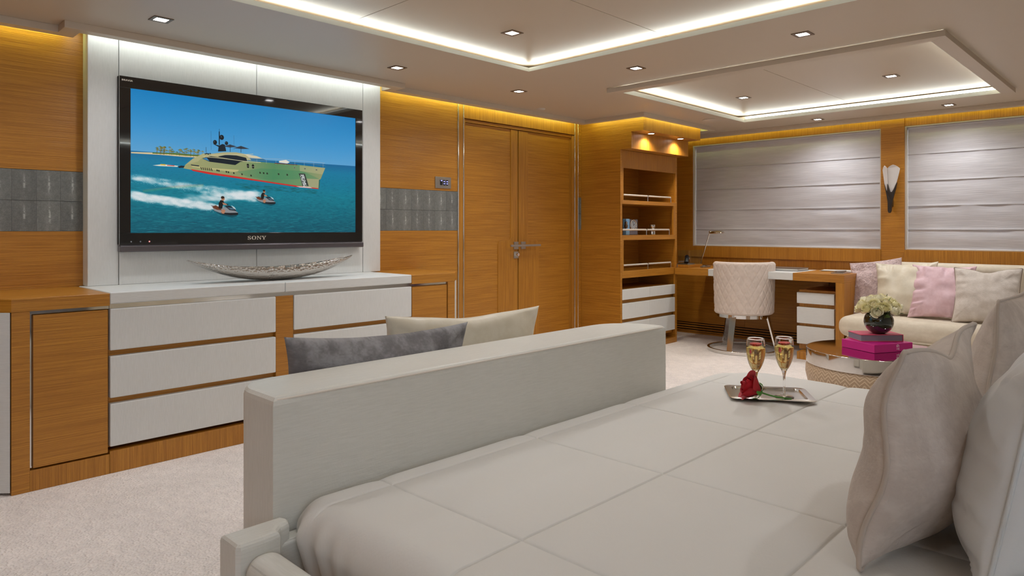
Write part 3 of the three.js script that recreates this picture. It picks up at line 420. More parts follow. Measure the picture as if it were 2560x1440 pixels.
// ---------- bookcase ----------
{
  const ZB0 = -3.71, X0 = 5.235, X1 = 6.222, zb = ZW + 0.001, t = thing('bookcase', 'tall built-in oak bookcase with stepped cornice, open shelves and white drawers', 'bookcase', [(X0 + X1) / 2, 0, -3.94]);
  { const s = new THREE.Shape([[zb, 0], [ZB0, 0], [ZB0, 1.884], [-3.59, 1.884], [-3.59, 2.036], [-3.46, 2.036], [-3.46, DECK - 0.01], [zb, DECK - 0.01]].map(([z, y]) => new THREE.Vector2(-z, y))), g = plate(s, 0.026, 0.001); g.rotateY(Math.PI / 2); g.translate(X0 + 0.001, 0, 0); part(t, 'side_panel', uvGrain(g, 'z'), M.oak); }
  part(t, 'side_panel', box(X1 - 0.028, X1, 0, 1.885, zb, ZB0, 'z', 0.0015), M.oak);
  part(t, 'back_panel', box(X0 + 0.028, X1 - 0.028, 0, 1.885, zb, zb + 0.012, 'x', 0), M.oak);
  part(t, 'cornice', box(X0 + 0.029, X1 + 0.015, 1.884, DECK - 0.01, zb, -3.59, 'y', 0.0015), M.oak);
  part(t, 'cornice', box(X0 + 0.029, X1 + 0.025, 2.036, DECK - 0.012, zb + 0.002, -3.46, 'y', 0.0015), M.oak);
  part(t, 'fascia', box(X0 + 0.028, X1 - 0.028, 1.718, 1.882, ZB0 - 0.02, ZB0, 'y', 0.0015), M.oak);
  // stiles: the openings alternate in width
  const op = [[1.419, 1.718, 5.285, 6.192], [1.093, 1.384, 5.263, 6.158], [0.761, 1.049, 5.288, 6.188], [0.115, 0.696, 5.262, 6.182]];
  for (const [a, b, l, r] of op) { if (l > X0 + 0.03) part(t, 'stile', box(X0 + 0.028, l, a - 0.02, b + 0.02, ZB0 - 0.022, ZB0 - 0.0005, 'y', 0.001), M.oak); part(t, 'stile', box(r, X1 - 0.028 + 0.0005, a - 0.02, b + 0.02, ZB0 - 0.022, ZB0 - 0.0005, 'y', 0.001), M.oak); }
  for (const [a, b] of [[1.384, 1.419], [1.049, 1.093], [0.696, 0.761]]) part(t, 'shelf', box(X0 + 0.028, X1 - 0.028, a, b, zb + 0.012, ZB0 + 0.0008, 'x', 0.0015), M.oak);
  part(t, 'drawer_box', box(X0 + 0.028, 6.182, 0.10, 0.588, zb + 0.012, ZB0 - 0.035, 'x', 0.0015), M.oak);
  part(t, 'plinth', box(X0 + 0.028, X1 - 0.028, 0, 0.052, zb + 0.012, ZB0 + 0.0005, 'x', 0.0015), M.oak);
  for (const [a, b] of [[0.495, 0.59], [0.315, 0.46], [0.133, 0.281]]) for (const [l, r] of [[5.264, 5.716], [5.718, 6.178]]) part(t, 'drawer', box(l, r, a, b, ZB0 - 0.036, ZB0 + 0.004, 'y', 0.004, 2), M.leather);
  const satin = std({ color: hex('#d9d3cb'), roughness: 0.35, metalness: 0.25 });
  for (const [y, l, r] of [[1.419, 5.30, 6.165], [1.093, 5.285, 6.135], [0.761, 5.30, 6.165]]) {
    const z = ZB0 - 0.03, mid = (l + r) / 2, rail = part(t, 'guard_rail', rod([l, y + 0.052, z], [r, y + 0.052, z], 0.0035), M.chrome);
    for (const x of [l + 0.012, mid, r - 0.012]) part(rail, 'post', rod([x, y, z], [x, y + 0.05, z], 0.004), M.chrome);
    for (const [a, b] of [[l + 0.02, mid - 0.012], [mid + 0.012, r - 0.02]]) part(rail, 'sleeve', rod([a, y + 0.052, z], [b, y + 0.052, z], 0.0085, 14), satin);
  }
  for (const [x, n] of [[5.455, 'left'], [5.97, 'right']]) {
    const d = thing('cornice_spotlight', `${n}-hand spotlight under the bookcase cornice`, 'spotlight', [x, 2.035, -3.522]);
    const g = new THREE.CylinderGeometry(0.03, 0.03, 0.004, 24), r = new THREE.TorusGeometry(0.033, 0.004, 8, 32); g.translate(0, -0.001, 0); r.rotateX(Math.PI / 2); r.translate(0, -0.002, 0);
    local(d, 'lamp', g, GLOW_LAMP); local(d, 'rim', r, M.chrome);
    const s = new THREE.SpotLight(new THREE.Color(1, 0.9, 0.8), 1.1, 0, 1.25, 0.8, 2); s.position.set(x, 2.024, -3.522); s.target.position.set(x, 0, -3.50); s.shadow.radius = 1; s.name = 'cornice_beam'; scene.add(s, s.target);
  }
  // things on the shelf
  const y = 1.0945, grp = 'ornaments on the bookcase shelf';
  const clk = thing('desk_clock', 'small square metal clock with a round dial on the middle bookcase shelf', 'clock', [5.64, y, -3.84]);
  part(clk, 'case', box(5.578, 5.716, y, y + 0.152, -3.87, -3.845, 'y', 0.003), std({ color: hex('#8d8a94'), metalness: 0.7, roughness: 0.25 }));
  { const r = new THREE.TorusGeometry(0.05, 0.007, 10, 40); r.translate(5.638, y + 0.095, -3.843); part(clk, 'dial_rim', r, M.chrome); const g = new THREE.CylinderGeometry(0.05, 0.05, 0.003, 40); g.rotateX(Math.PI / 2); g.translate(5.638, y + 0.095, -3.8435); const dial = part(clk, 'dial', g, std({ color: hex('#c4ccd6'), roughness: 0.3 }));
    for (let k = 0; k < 12; k++) { const a = k * Math.PI / 6, m = box(-0.002, 0.002, 0.034, 0.045, 0, 0.001, 'y', 0); m.rotateZ(a); m.translate(5.638, y + 0.095, -3.8418); part(dial, 'hour_mark', m, M.dark); }
    for (const [a, l] of [[-1.1, 0.026], [0.35, 0.038]]) { const m = box(-0.0018, 0.0018, -0.006, l, 0, 0.001, 'y', 0); m.rotateZ(a); m.translate(5.638, y + 0.095, -3.8405); part(dial, 'hand', m, M.dark); } }
  const blk = thing('glass_block', 'narrow pale blue glass block left of the shelf clock', 'glass block', [5.49, y, -3.80]);
  part(blk, 'block', box(5.455, 5.512, y, y + 0.155, -3.84, -3.80, 'y', 0.002), std({ color: hex('#8fc4ef'), roughness: 0.15, metalness: 0.1 }));
  part(blk, 'figure', lathe([[0.001, 0.06], [0.014, 0.07], [0.018, 0.09], [0.01, 0.105], [0.015, 0.118], [0.001, 0.132]], 16).translate(5.44, y, -3.79), M.bronze);
  const shk = thing('metal_flask', 'small polished metal flask on the middle bookcase shelf', 'flask', [5.93, y, -3.82]);
  local(shk, 'body', lathe([[0.001, 0], [0.033, 0], [0.034, 0.004], [0.034, 0.058], [0.026, 0.066], [0.022, 0.07]], 28), M.chrome); local(shk, 'cap', lathe([[0.022, 0.07], [0.034, 0.072], [0.034, 0.098], [0.03, 0.102], [0.001, 0.102]], 28), M.chrome);
  const cn = thing('metal_box', 'slim metal trinket at the far left of the middle bookcase shelf', 'trinket', [5.295, y, -3.80]);
  part(cn, 'body', box(5.283, 5.307, y, y + 0.085, -3.82, -3.79, 'y', 0.003), M.steel); part(cn, 'lid', box(5.281, 5.309, y + 0.085, y + 0.1, -3.822, -3.788, 'y', 0.003), M.chrome);
}
// ---------- blinds, sconce, desk ----------
const silk = std({ map: silkMap, bumpMap: silkBump, bumpScale: 0.0012, roughness: 0.5, sheen: 0.4, sheenRoughness: 0.5, sheenColor: hex('#ffffff') });
function romanBlind(z0, z1, label, seed, folds) {
  const t = thing('roman_blind', label, 'blind', [XW + 0.045, WIN_Y0 + 0.012, (z0 + z1) / 2], 'roman blinds');
  const ys = [WIN_Y1 - 0.011, ...folds, WIN_Y0 + 0.0105];
  for (let b = 0; b + 1 < ys.length; b++) {
    const y1 = ys[b], y0 = ys[b + 1], f = (s, v, back) => {
      const z = lerp(z0 + 0.014, z1 - 0.014, s), y = lerp(y0, y1, v), wob = (b === 4 ? 0 : 0.004) * (noise(z * 2.2, b * 3.1, seed) - 0.5) * (1 - v);
      const billow = 0.009 * Math.sin(Math.PI * v) * (0.5 + noise(z * 1.3, b, seed + 1)), wr = 0.006 * (noise(z * 5 + y * 2, y * 14 + b, seed + 2) - 0.5) * (0.35 + noise(z * 0.9, y * 2, seed + 3)), cr = 0.007 * Math.exp(-v / 0.05) + 0.004 * Math.exp(-(1 - v) / 0.03);
      const vert = 0.012 * Math.pow(noise(z * 9, b * 2.3, seed + 4), 4) * smooth(0.9, 0.2, Math.abs(z - z0) / (z1 - z0)) * smooth(0.2, 1, v);
      return [XW + 0.05 - billow - wr - cr - vert + back, y + wob, z];
    };
    const n = 110, m = 22, fr = grid(n, m, (s, v) => f(s, v, 0)), bk = grid(n, m, (s, v) => f(1 - s, v, 0.003));
    for (const g of [fr, bk]) { const p = g.attributes.position, uv = g.attributes.uv; for (let i = 0; i < p.count; i++) uv.setXY(i, p.getZ(i), p.getY(i)); }
    part(t, 'fold', merge([fr, bk]), silk);
    if (b + 2 < ys.length) part(t, 'batten', tube(Array.from({ length: 24 }, (_, k) => { const q = f(k / 23, 0, 0); return [q[0] - 0.001, q[1], q[2]]; }), 0.0035, { n: 60, k: 6 }), silk);
  }
  part(t, 'head_rail', box(XW + 0.035, XW + 0.075, WIN_Y1 - 0.03, WIN_Y1 - 0.0105, z0 + 0.014, z1 - 0.014, 'z', 0.002), silk);
}
romanBlind(...W1, 'left-hand silver-grey roman blind, behind the desk', 201, [1.822, 1.583, 1.358, 1.147]);
romanBlind(...W2, 'right-hand silver-grey roman blind, behind the sofa', 231, [1.822, 1.583, 1.358, 1.147]);
{   // wall sconce like a tulip
  const t = thing('wall_sconce', 'tulip-shaped wall lamp with frosted glass petals on the oak pillar', 'wall lamp', [XW - 0.012, 1.296, -1.905]);
  t.rotation.y = -Math.PI / 2;
  const q = (x, y) => [(x - 440) / 9 * 0.00335, (1235 - y) / 9 * 0.00364], shape = (pts) => { const s = new THREE.Shape(); pts.forEach((p, i) => i ? s.lineTo(...q(...p)) : s.moveTo(...q(...p))); s.closePath(); return s; };
  const bend = (g, z, k, tilt = 0) => { const p = g.attributes.position; for (let i = 0; i < p.count; i++) { const x = p.getX(i), y = p.getY(i); p.setZ(i, p.getZ(i) + z - k * x * x + tilt * y); } g.computeVertexNormals(); return g; };
  const frost = std({ color: hex('#e8e2de'), roughness: 0.35, clearcoat: 0.3, transmission: 0.25, thickness: 0 }), ebony = std({ color: hex('#2a211c'), roughness: 0.35 });
  local(t, 'petal', bend(plate(shape([[385, 228], [420, 196], [460, 172], [505, 155], [545, 168], [595, 200], [638, 242], [620, 340], [598, 450], [570, 570], [530, 690], [495, 765], [455, 765], [420, 660], [392, 580], [384, 400]]), 0.006, 0.0015), 0.05, 6), frost);
  local(t, 'petal', bend(plate(shape([[315, 166], [335, 176], [360, 200], [386, 236], [390, 420], [398, 600], [400, 760], [383, 762], [350, 690], [320, 590], [292, 420], [265, 265], [285, 205]]), 0.006, 0.0015), 0.062, 6), frost);
  local(t, 'holder', bend(plate(shape([[318, 572], [345, 650], [384, 760], [386, 690], [390, 576], [425, 670], [456, 766], [495, 766], [535, 690], [575, 590], [590, 552], [570, 690], [530, 850], [500, 990], [484, 1120], [480, 1190], [462, 1228], [440, 1235], [416, 1226], [402, 1180], [400, 1000], [378, 860], [345, 720]]), 0.02, 0.004), 0.052, 6), ebony, 'dark wooden stem');
  local(t, 'wall_bracket', box(-0.015, 0.015, 0.06, 0.12, 0, 0.056, 'y', 0.003), ebony);
}
{
  const t = thing('desk', 'oak writing desk with a white leather inlay under the left-hand blind', 'desk', [6.5, 0, -2.88]);
  const XD = 6.17;
  part(t, 'desk_top', box(XD, 6.838, 0.692, 0.76, -3.705, -3.336, 'z', 0.002), M.oak); part(t, 'desk_top', box(XD, 6.838, 0.692, 0.76, -2.506, -2.07, 'z', 0.002), M.oak);
  part(t, 'rear_board', box(6.74, 6.838, 0.692, 0.759, -3.335, -2.507, 'z', 0.002), M.oak);
  part(t, 'leather_inlay', box(XD, 6.739, 0.693, 0.76, -3.335, -2.507, 'z', 0.004, 2), M.leather, 'white leather writing surface');
  part(t, 'end_panel', box(XD, 6.838, 0, 0.6915, -2.14, -2.07, 'y', 0.002), M.oak);
  const v = thing('vent_grille', 'low slotted vent running along the floor below the desk', 'vent', [6.85, 0, -3.0]);
  part(v, 'backing', box(6.872, 6.885, 0.018, 0.125, -4.1, ZB, 'z', 0), M.dark);
  for (const y of [0.03, 0.056, 0.082, 0.108]) part(v, 'slat', box(6.848, 6.87, y - 0.0075, y + 0.0075, -4.1, ZB, 'z', 0.002), M.oak);
  const p = thing('drawer_pedestal', 'oak pedestal with three white drawers under the right end of the desk', 'pedestal', [6.5, 0, -2.34]);
  part(p, 'body', box(6.285, 6.80, 0.07, 0.605, -2.495, -2.178, 'x', 0.002), M.oak); part(p, 'plinth', box(6.15, 6.80, 0, 0.068, -2.463, -2.165, 'x', 0.002), M.oak);
  for (const [a, b] of [[0.485, 0.583], [0.307, 0.451], [0.122, 0.28]]) part(p, 'drawer', box(6.25, 6.284, a, b, -2.503, -2.178, 'z', 0.004, 2), M.leather);
}
{   // on the desk
  const y = 0.761, l = thing('desk_lamp', 'slim chrome reading lamp leaning over the left end of the desk', 'desk lamp', [6.60, y, -3.66]);
  local(l, 'base', lathe([[0.001, 0], [0.07, 0], [0.072, 0.006], [0.06, 0.013], [0.001, 0.016]], 32), M.chrome);
  part(l, 'arm', rod([6.60, y + 0.01, -3.66], [6.58, 1.118, -3.535], 0.006), M.chrome); part(l, 'joint', new THREE.SphereGeometry(0.014, 16, 12).translate(6.58, 1.12, -3.532), M.chrome);
  const sh = lathe([[0.001, 0.03], [0.03, 0.028], [0.06, 0.016], [0.075, 0.0], [0.072, -0.004], [0.055, 0.008], [0.001, 0.016]], 32); sh.scale(1, 1, 1.05); sh.rotateX(-0.06); sh.translate(6.57, 1.112, -3.45); part(l, 'shade', sh, M.chrome);
  const c = thing('display_case', 'clear acrylic display case holding a dark model at the left end of the desk', 'display case', [6.36, y, -3.60]), cx = [6.22, 6.50], cz = [-3.70, -3.575], acr = std({ color: hex('#f4f8fa'), transmission: 1, thickness: 0, roughness: 0.02 });
  part(c, 'base', box(cx[0], cx[1], y, y + 0.03, cz[0], cz[1], 'x', 0.003), M.oak);
  for (const b of [[cx[0], cx[1], y + 0.03, y + 0.175, cz[0], cz[0] + 0.004], [cx[0], cx[1], y + 0.03, y + 0.175, cz[1] - 0.004, cz[1]], [cx[0], cx[0] + 0.004, y + 0.03, y + 0.175, cz[0] + 0.004, cz[1] - 0.004], [cx[1] - 0.004, cx[1], y + 0.03, y + 0.175, cz[0] + 0.004, cz[1] - 0.004], [cx[0], cx[1], y + 0.175, y + 0.179, cz[0], cz[1]]]) part(c, 'pane', box(...b, 'x', 0), acr);
  const s = thing('model_ornament', 'dark curved ornament inside the clear display case', 'ornament', [6.30, y + 0.031, -3.635]);
  local(s, 'body', tube([[-0.06, 0.02, 0.02], [-0.03, 0.055, 0.01], [0.0, 0.075, -0.005], [0.03, 0.05, -0.02], [0.06, 0.015, -0.03]], 0.022, { n: 30, k: 12 }), std({ color: hex('#17141a'), roughness: 0.25 })); local(s, 'foot', box(-0.07, 0.07, 0, 0.012, -0.045, 0.045, 'x', 0.003), M.steel); local(s, 'collar', lathe([[0.02, 0.05], [0.03, 0.06], [0.02, 0.07]], 20), M.chrome);
  const n = thing('notebook', 'thin grey notebook lying on the white leather writing surface', 'notebook', [6.5, y, -2.72]);
  part(n, 'cover', box(6.38, 6.64, y, y + 0.006, -2.86, -2.545, 'z', 0.002), std({ color: hex('#8f9194'), roughness: 0.4, metalness: 0.3 })); part(n, 'pages', box(6.384, 6.636, y + 0.006, y + 0.02, -2.856, -2.55, 'z', 0.001), M.white); part(n, 'cover', box(6.38, 6.64, y + 0.02, y + 0.026, -2.86, -2.545, 'z', 0.002), std({ color: hex('#6a5a4e'), roughness: 0.4 }));
  const pp = thing('paper_sheet', 'white paper sheets at the back of the desk beside the notebook', 'paper', [6.72, y, -2.30]); for (let k = 0; k < 3; k++) { const g = box(-0.1, 0.1, k * 0.0022, k * 0.0022 + 0.002, -0.14, 0.14, 'x', 0); g.rotateY(0.1 * k); local(pp, 'sheet', g, M.white); }
  const pt = thing('pen_tray', 'small silver pen tray on the right end of the desk', 'tray', [6.36, y, -2.16]);
  { const g = prism([[-0.1, -0.05], [0.1, -0.05], [0.1, 0.05], [-0.1, 0.05]], 0, 0.012, { bevel: 0.004 }); local(pt, 'dish', g, M.chrome); for (const [x, a] of [[-0.02, 0.2], [0.02, -0.15]]) local(pt, 'pen', rod([x - 0.06, 0.019, -0.03 + a * 0.1], [x + 0.05, 0.019, 0.02], 0.005), M.steel); }
  const ph = thing('remote_control', 'flat silver remote control beside the display case on the desk', 'remote', [6.42, y, -3.5]); local(ph, 'body', box(-0.07, 0.07, 0, 0.014, -0.022, 0.022, 'x', 0.005, 2), M.steel); local(ph, 'button_pad', box(-0.05, 0.04, 0.014, 0.016, -0.014, 0.014, 'x', 0.001), M.dark);
  const fd = thing('paper_folder', 'thin pale folder at the back of the desk near the lamp', 'folder', [6.72, y, -3.35]); local(fd, 'cover', box(-0.1, 0.1, 0, 0.003, -0.14, 0.14, 'x', 0), M.steel); local(fd, 'sheet', box(-0.095, 0.095, 0.003, 0.006, -0.13, 0.13, 'x', 0), M.white);
}
// quilted tub chair
const velvetTan = std({ map: scaled(mottle(301, rgb(208, 193, 181), rgb(218, 203, 191)), 0.4, 0.4), roughness: 0.85, sheen: 0.6, sheenRoughness: 0.4, sheenColor: hex('#fff4ec'), bumpMap: fineBump, bumpScale: 0.0006 });
{
  const t = thing('tub_chair', 'quilted pale velvet tub chair with chrome ring base at the desk', 'chair', [6.23, 0, -3.0]); t.rotation.y = Math.atan2(0.57, 0.82) + Math.PI / 2 * 0;   // local +x faces the desk
  const R0 = 0.285, A = 1.52, y0 = 0.352, y1 = 0.845, th = 0.062;
  const quilt = (s, y) => { const d = 0.072, k = 0.6, a = (s + y * k) / d, b = (s - y * k) / d, fa = Math.abs(a - Math.round(a)) * d, fb = Math.abs(b - Math.round(b)) * d, m = Math.min(fa, fb); return 0.0042 * (1 - Math.exp(-Math.pow(m / 0.009, 2))); };
  const prof = (v) => {   // once round the shell's section: 0-0.5 outside going up, then over the top and down inside
    const h = y1 - y0; if (v < 0.46) return [0, y0 + 0.02 + (h - 0.04) * (v / 0.46), 1]; if (v < 0.56) { const f = (v - 0.46) / 0.10 * Math.PI; return [-(1 - Math.cos(f)) * th / 2, y1 - 0.02 + 0.02 * Math.sin(f), 0]; } if (v < 0.94) return [-th, y1 - 0.02 - (h - 0.04) * ((v - 0.56) / 0.38), 0]; const f = (v - 0.94) / 0.06 * Math.PI; return [-th + (1 - Math.cos(f)) * th / 2, y0 + 0.02 - 0.02 * Math.sin(f), 0];
  };
  const g = grid(260, 170, (u, v) => { const e = Math.abs(u * 2 - 1), [dr, y, out] = prof(v), a = Math.PI + (u * 2 - 1) * A, endT = smooth(1.0, 0.93, e), taper = 1 - 0.05 * (1 - (y - y0) / (y1 - y0)); const r = (R0 + dr * endT - (1 - endT) * th / 2) * taper + (out ? quilt((u * 2 - 1) * A * R0, y) * endT : 0); const yy = lerp((y0 + y1) / 2 - 0.05, y, Math.pow(endT, 0.25) * 0.12 + 0.88); return [r * Math.cos(a) * 0.94, yy, -r * Math.sin(a)]; });
  { const uv = g.attributes.uv; for (let i = 0; i < uv.count; i++) uv.setXY(i, uv.getX(i) * 0.85, uv.getY(i) * 1.0); }
  local(t, 'backrest', g, velvetTan, 'diamond-quilted curved back');
  const sh = []; for (let k = 0; k < 40; k++) { const a = k / 40 * 2 * Math.PI, x = Math.cos(a), z = Math.sin(a), m = Math.pow(Math.pow(Math.abs(x), 3) + Math.pow(Math.abs(z), 3), -1 / 3); sh.push([x * m * 0.245 + 0.055, z * m * 0.222]); }
  local(t, 'seat', prism(sh, 0.365, 0.475, { bevel: 0.03 }), velvetTan);
  { const band = new THREE.CylinderGeometry(0.24, 0.24, 0.03, 56, 1, true), inn = new THREE.CylinderGeometry(0.232, 0.232, 0.03, 56, 1, true), cap = new THREE.RingGeometry(0.232, 0.24, 56); cap.rotateX(Math.PI / 2); cap.translate(0, -0.015, 0); const lid = new THREE.CylinderGeometry(0.232, 0.232, 0.01, 40); lid.translate(0, 0.008, 0); const b = merge([band, inn, cap]); b.translate(0, 0.338, 0); local(t, 'seat_band', b, std({ color: hex('#dcdad6'), metalness: 1, roughness: 0.08, side: THREE.DoubleSide })); lid.translate(0, 0.348, 0); local(t, 'seat_board', lid, M.dark); }
  const turn = t.rotation.y;
  for (const deg of [177, 85, 300]) {
    const a = deg * Math.PI / 180, wx = Math.cos(a), wz = Math.sin(a), lx = wx * Math.cos(turn) - wz * Math.sin(turn), lz = wx * Math.sin(turn) + wz * Math.cos(turn);
    const q = grid(1, 1, () => [0, 0, 0]); const bar = new THREE.BoxGeometry(0.062, 0.335, 0.014); const p = bar.attributes.position; for (let i = 0; i < p.count; i++) { const up = p.getY(i) > 0 ? 1 : 0, rr = (up ? 0.228 : 0.318) + p.getZ(i), tx = -lz, tz = lx, w = p.getX(i) * (up ? 1 : 0.8); p.setXYZ(i, lx * rr + tx * w, up ? 0.352 : 0.003, lz * rr + tz * w); } bar.computeVertexNormals(); local(t, 'leg', bar.toNonIndexed(), M.chrome);
  }
  { const g1 = new THREE.LatheGeometry([[0.312, 0.001], [0.33, 0.001], [0.332, 0.004], [0.332, 0.03], [0.33, 0.033], [0.312, 0.033], [0.31, 0.03], [0.31, 0.004], [0.312, 0.001]].map((p) => new THREE.Vector2(...p)), 80); local(t, 'ring_base', g1, M.chrome); }
}
// ---------- sofa corner ----------
function cushion(w, h, t, { n = 44, pinch = 0.05, seed = 1, wr = 0.006, chop = 0, wave = 0, fur = 0, power = 0.5, pleat = 0.5, sag = 0 } = {}) {   // bottom edge at y = 0, facing +z
  const border = (u, v) => { const cu = 1 - pinch * (1 - v * v), cv = 1 - pinch * (1 - u * u); let x = u * cu * w / 2, y = v * cv * h / 2; y -= chop * Math.exp(-Math.pow(u / 0.35, 2)) * Math.max(0, v) ** 2; x *= 1 + sag * (1 - v) * 0.06; return [x, y + h / 2, wave * (Math.sin(v * 5 + seed) + Math.sin(u * 4 + seed * 2)) * 0.5]; };
  const side = (s) => grid(n, n, (a, b) => {
    let u = (s > 0 ? a : 1 - a) * 2 - 1, v = b * 2 - 1; u = Math.sin(u * Math.PI / 2) * 0.55 + u * 0.45; v = Math.sin(v * Math.PI / 2) * 0.55 + v * 0.45;
    const [x, y, z0] = border(u, v), e = Math.max(0, 1 - u * u) * Math.max(0, 1 - v * v); let z = t / 2 * Math.pow(e, power);
    z *= 1 + sag * 0.5 * -v;
    const edge = smooth(0, 0.08, e), ang = Math.atan2(v, u), rad = 1 - Math.min(1 - Math.abs(u), 1 - Math.abs(v));
    const pl = Math.abs(u) > Math.abs(v) ? noise(v * 9 + 20, Math.sign(u) * 3 + 5, seed + 3) : noise(u * 9 + 40, Math.sign(v) * 3 + 5, seed + 4);
    z += edge * (wr * 2 * (noise(u * 3 + 9, v * 3 + 9, seed) - 0.5) + wr * 2.2 * pleat * (pl - 0.5) * smooth(0.35, 0.95, rad) + (fur ? fur * (noise(u * 26 + v * 9, v * 30, seed + 7) + 0.6 * noise(u * 60, v * 60, seed + 8) - 0.7) : 0));
    return [x, y, z0 + s * z];
  });
  const g = merge([side(1), side(-1)]); const p = g.attributes.position, uv = g.attributes.uv; for (let i = 0; i < p.count; i++) uv.setXY(i, p.getX(i), p.getY(i));
  const m = mergeVertices((g.deleteAttribute('normal'), g), 1e-5); m.computeVertexNormals();
  const rim = []; for (let k = 0; k < 80; k++) { const q = k / 20, i = Math.floor(q), f = (q - i) * 2 - 1; rim.push(border(...[[f, 1], [1, -f], [-f, -1], [-1, f]][i])); }
  return { geo: m, rim };
}
function placeCushion(name, label, cat, dims, opt, pos, rot, mat, pipe, group) {
  const t = thing(name, label, cat, pos, group), c = cushion(...dims, opt); t.rotation.order = 'YXZ'; t.rotation.set(...rot);
  local(t, 'cover', c.geo, mat);
  if (pipe) local(t, 'piping', tube(c.rim, pipe.r, { n: 200, k: 6, closed: true }), pipe.mat);
  return t;
}
const velvetCream = std({ map: scaled(mottle(311, rgb(208, 195, 174), rgb(217, 205, 185)), 0.7, 0.5), roughness: 0.8, sheen: 0.5, sheenRoughness: 0.4, sheenColor: hex('#fff2dc'), bumpMap: fineBump, bumpScale: 0.0005 });
const furPink = std({ map: scaled(mottle(321, rgb(190, 166, 164), rgb(216, 194, 191), 20), 0.3, 0.3), roughness: 1, sheen: 1, sheenRoughness: 0.6, sheenColor: hex('#f4dede'), bumpMap: fineBump, bumpScale: 0.004 });
const satinCream = std({ map: scaled(mottle(331, rgb(212, 201, 178), rgb(219, 209, 188)), 0.6, 0.4), roughness: 0.42, sheen: 0.5, sheenRoughness: 0.3, sheenColor: hex('#fff6e4') });
const satinPink = std({ map: scaled(mottle(341, rgb(212, 176, 182), rgb(222, 190, 196)), 0.6, 0.4), roughness: 0.5, sheen: 0.5, sheenRoughness: 0.35, sheenColor: hex('#ffe6ec') });
const velvetTaupe = std({ map: scaled(mottle(351, rgb(198, 187, 176), rgb(211, 201, 191)), 0.5, 0.4), roughness: 0.75, sheen: 0.6, sheenRoughness: 0.35, sheenColor: hex('#fff6ee'), bumpMap: fineBump, bumpScale: 0.0008 });
const velvetDeep = std({ map: scaled(mottle(355, rgb(190, 176, 165), rgb(205, 192, 181)), 0.5, 0.4), roughness: 0.75, sheen: 0.5, sheenRoughness: 0.35, sheenColor: hex('#fff2e8'), bumpMap: fineBump, bumpScale: 0.0008 });
const velvetGrey = std({ map: scaled(mottle(361, rgb(108, 104, 104), rgb(150, 147, 148), 10), 0.5, 0.35), roughness: 0.7, sheen: 0.5, sheenRoughness: 0.35, sheenColor: hex('#cfd0d4'), bumpMap: fineBump, bumpScale: 0.0006 });
const satinWhite = std({ color: hex('#d9dbdc'), roughness: 0.3, sheen: 0.4, sheenRoughness: 0.3, sheenColor: hex('#ffffff'), bumpMap: fineBump, bumpScale: 0.0002 });
{
  const t = thing('sofa', 'long cream velvet sofa below the right-hand blind', 'sofa', [6.4, 0, -0.9]), z0 = -2.045, z1 = 0.5;
  part(t, 'base', box(6.04, 6.83, 0.02, 0.262, z0 + 0.02, z1, 'z', 0.03, 3), velvetCream);
  const rs = (x0, x1, y0, y1, za, zb, r) => { const g = new RoundedBoxGeometry(x1 - x0, y1 - y0, zb - za, 8, r); g.translate((x0 + x1) / 2, (y0 + y1) / 2, (za + zb) / 2); return uvGrain(g, 'z'); };
  part(t, 'seat_cushion', rs(5.97, 6.68, 0.262, 0.432, z0 - 0.02, z1, 0.075), velvetCream);
  part(t, 'backrest', rs(6.62, 6.83, 0.26, 0.862, z0 + 0.02, z1, 0.06), velvetCream);
  part(t, 'piping', tube([[5.99, 0.272, z0 + 0.06], [5.98, 0.272, z0 + 0.12], [5.978, 0.272, -1], [5.978, 0.272, z1 - 0.05]], 0.005, { n: 40 }), velvetCream);
}
const S = -Math.PI / 2;
placeCushion('throw_cushion', 'fluffy dusty-pink faux fur cushion at the desk end of the sofa', 'cushion', [0.42, 0.47, 0.14], { seed: 5, fur: 0.008, pinch: 0.06, wr: 0.012, power: 0.42, n: 80 }, [6.425, 0.437, -1.868], [-0.33, S + 0.02, 0.16], furPink, null, 'cushions on the sofa');
placeCushion('throw_cushion', 'shiny cream satin cushion beside the fluffy pink one', 'cushion', [0.47, 0.48, 0.15], { seed: 8, pinch: 0.1, wr: 0.008, pleat: 1.2, power: 0.5 }, [6.30, 0.434, -1.64], [-0.42, S + 0.06, 0.06], satinCream, null, 'cushions on the sofa');
placeCushion('throw_cushion', 'plain rose-pink cushion in the middle of the sofa', 'cushion', [0.45, 0.47, 0.15], { seed: 12, pinch: 0.1, wr: 0.008, pleat: 1.6, power: 0.5 }, [6.26, 0.434, -1.385], [-0.45, S + 0.06, 0], satinPink, null, 'cushions on the sofa');
placeCushion('throw_cushion', 'pale taupe cushion with dark piped edge at the right of the sofa row', 'cushion', [0.44, 0.46, 0.15], { seed: 17, pinch: 0.08, wr: 0.006, pleat: 1, power: 0.45, chop: 0.03 }, [6.21, 0.434, -1.07], [-0.45, S + 0.06, 0.02], velvetTaupe, { r: 0.0035, mat: std({ color: hex('#8d7c6c'), roughness: 0.8 }) }, 'cushions on the sofa');

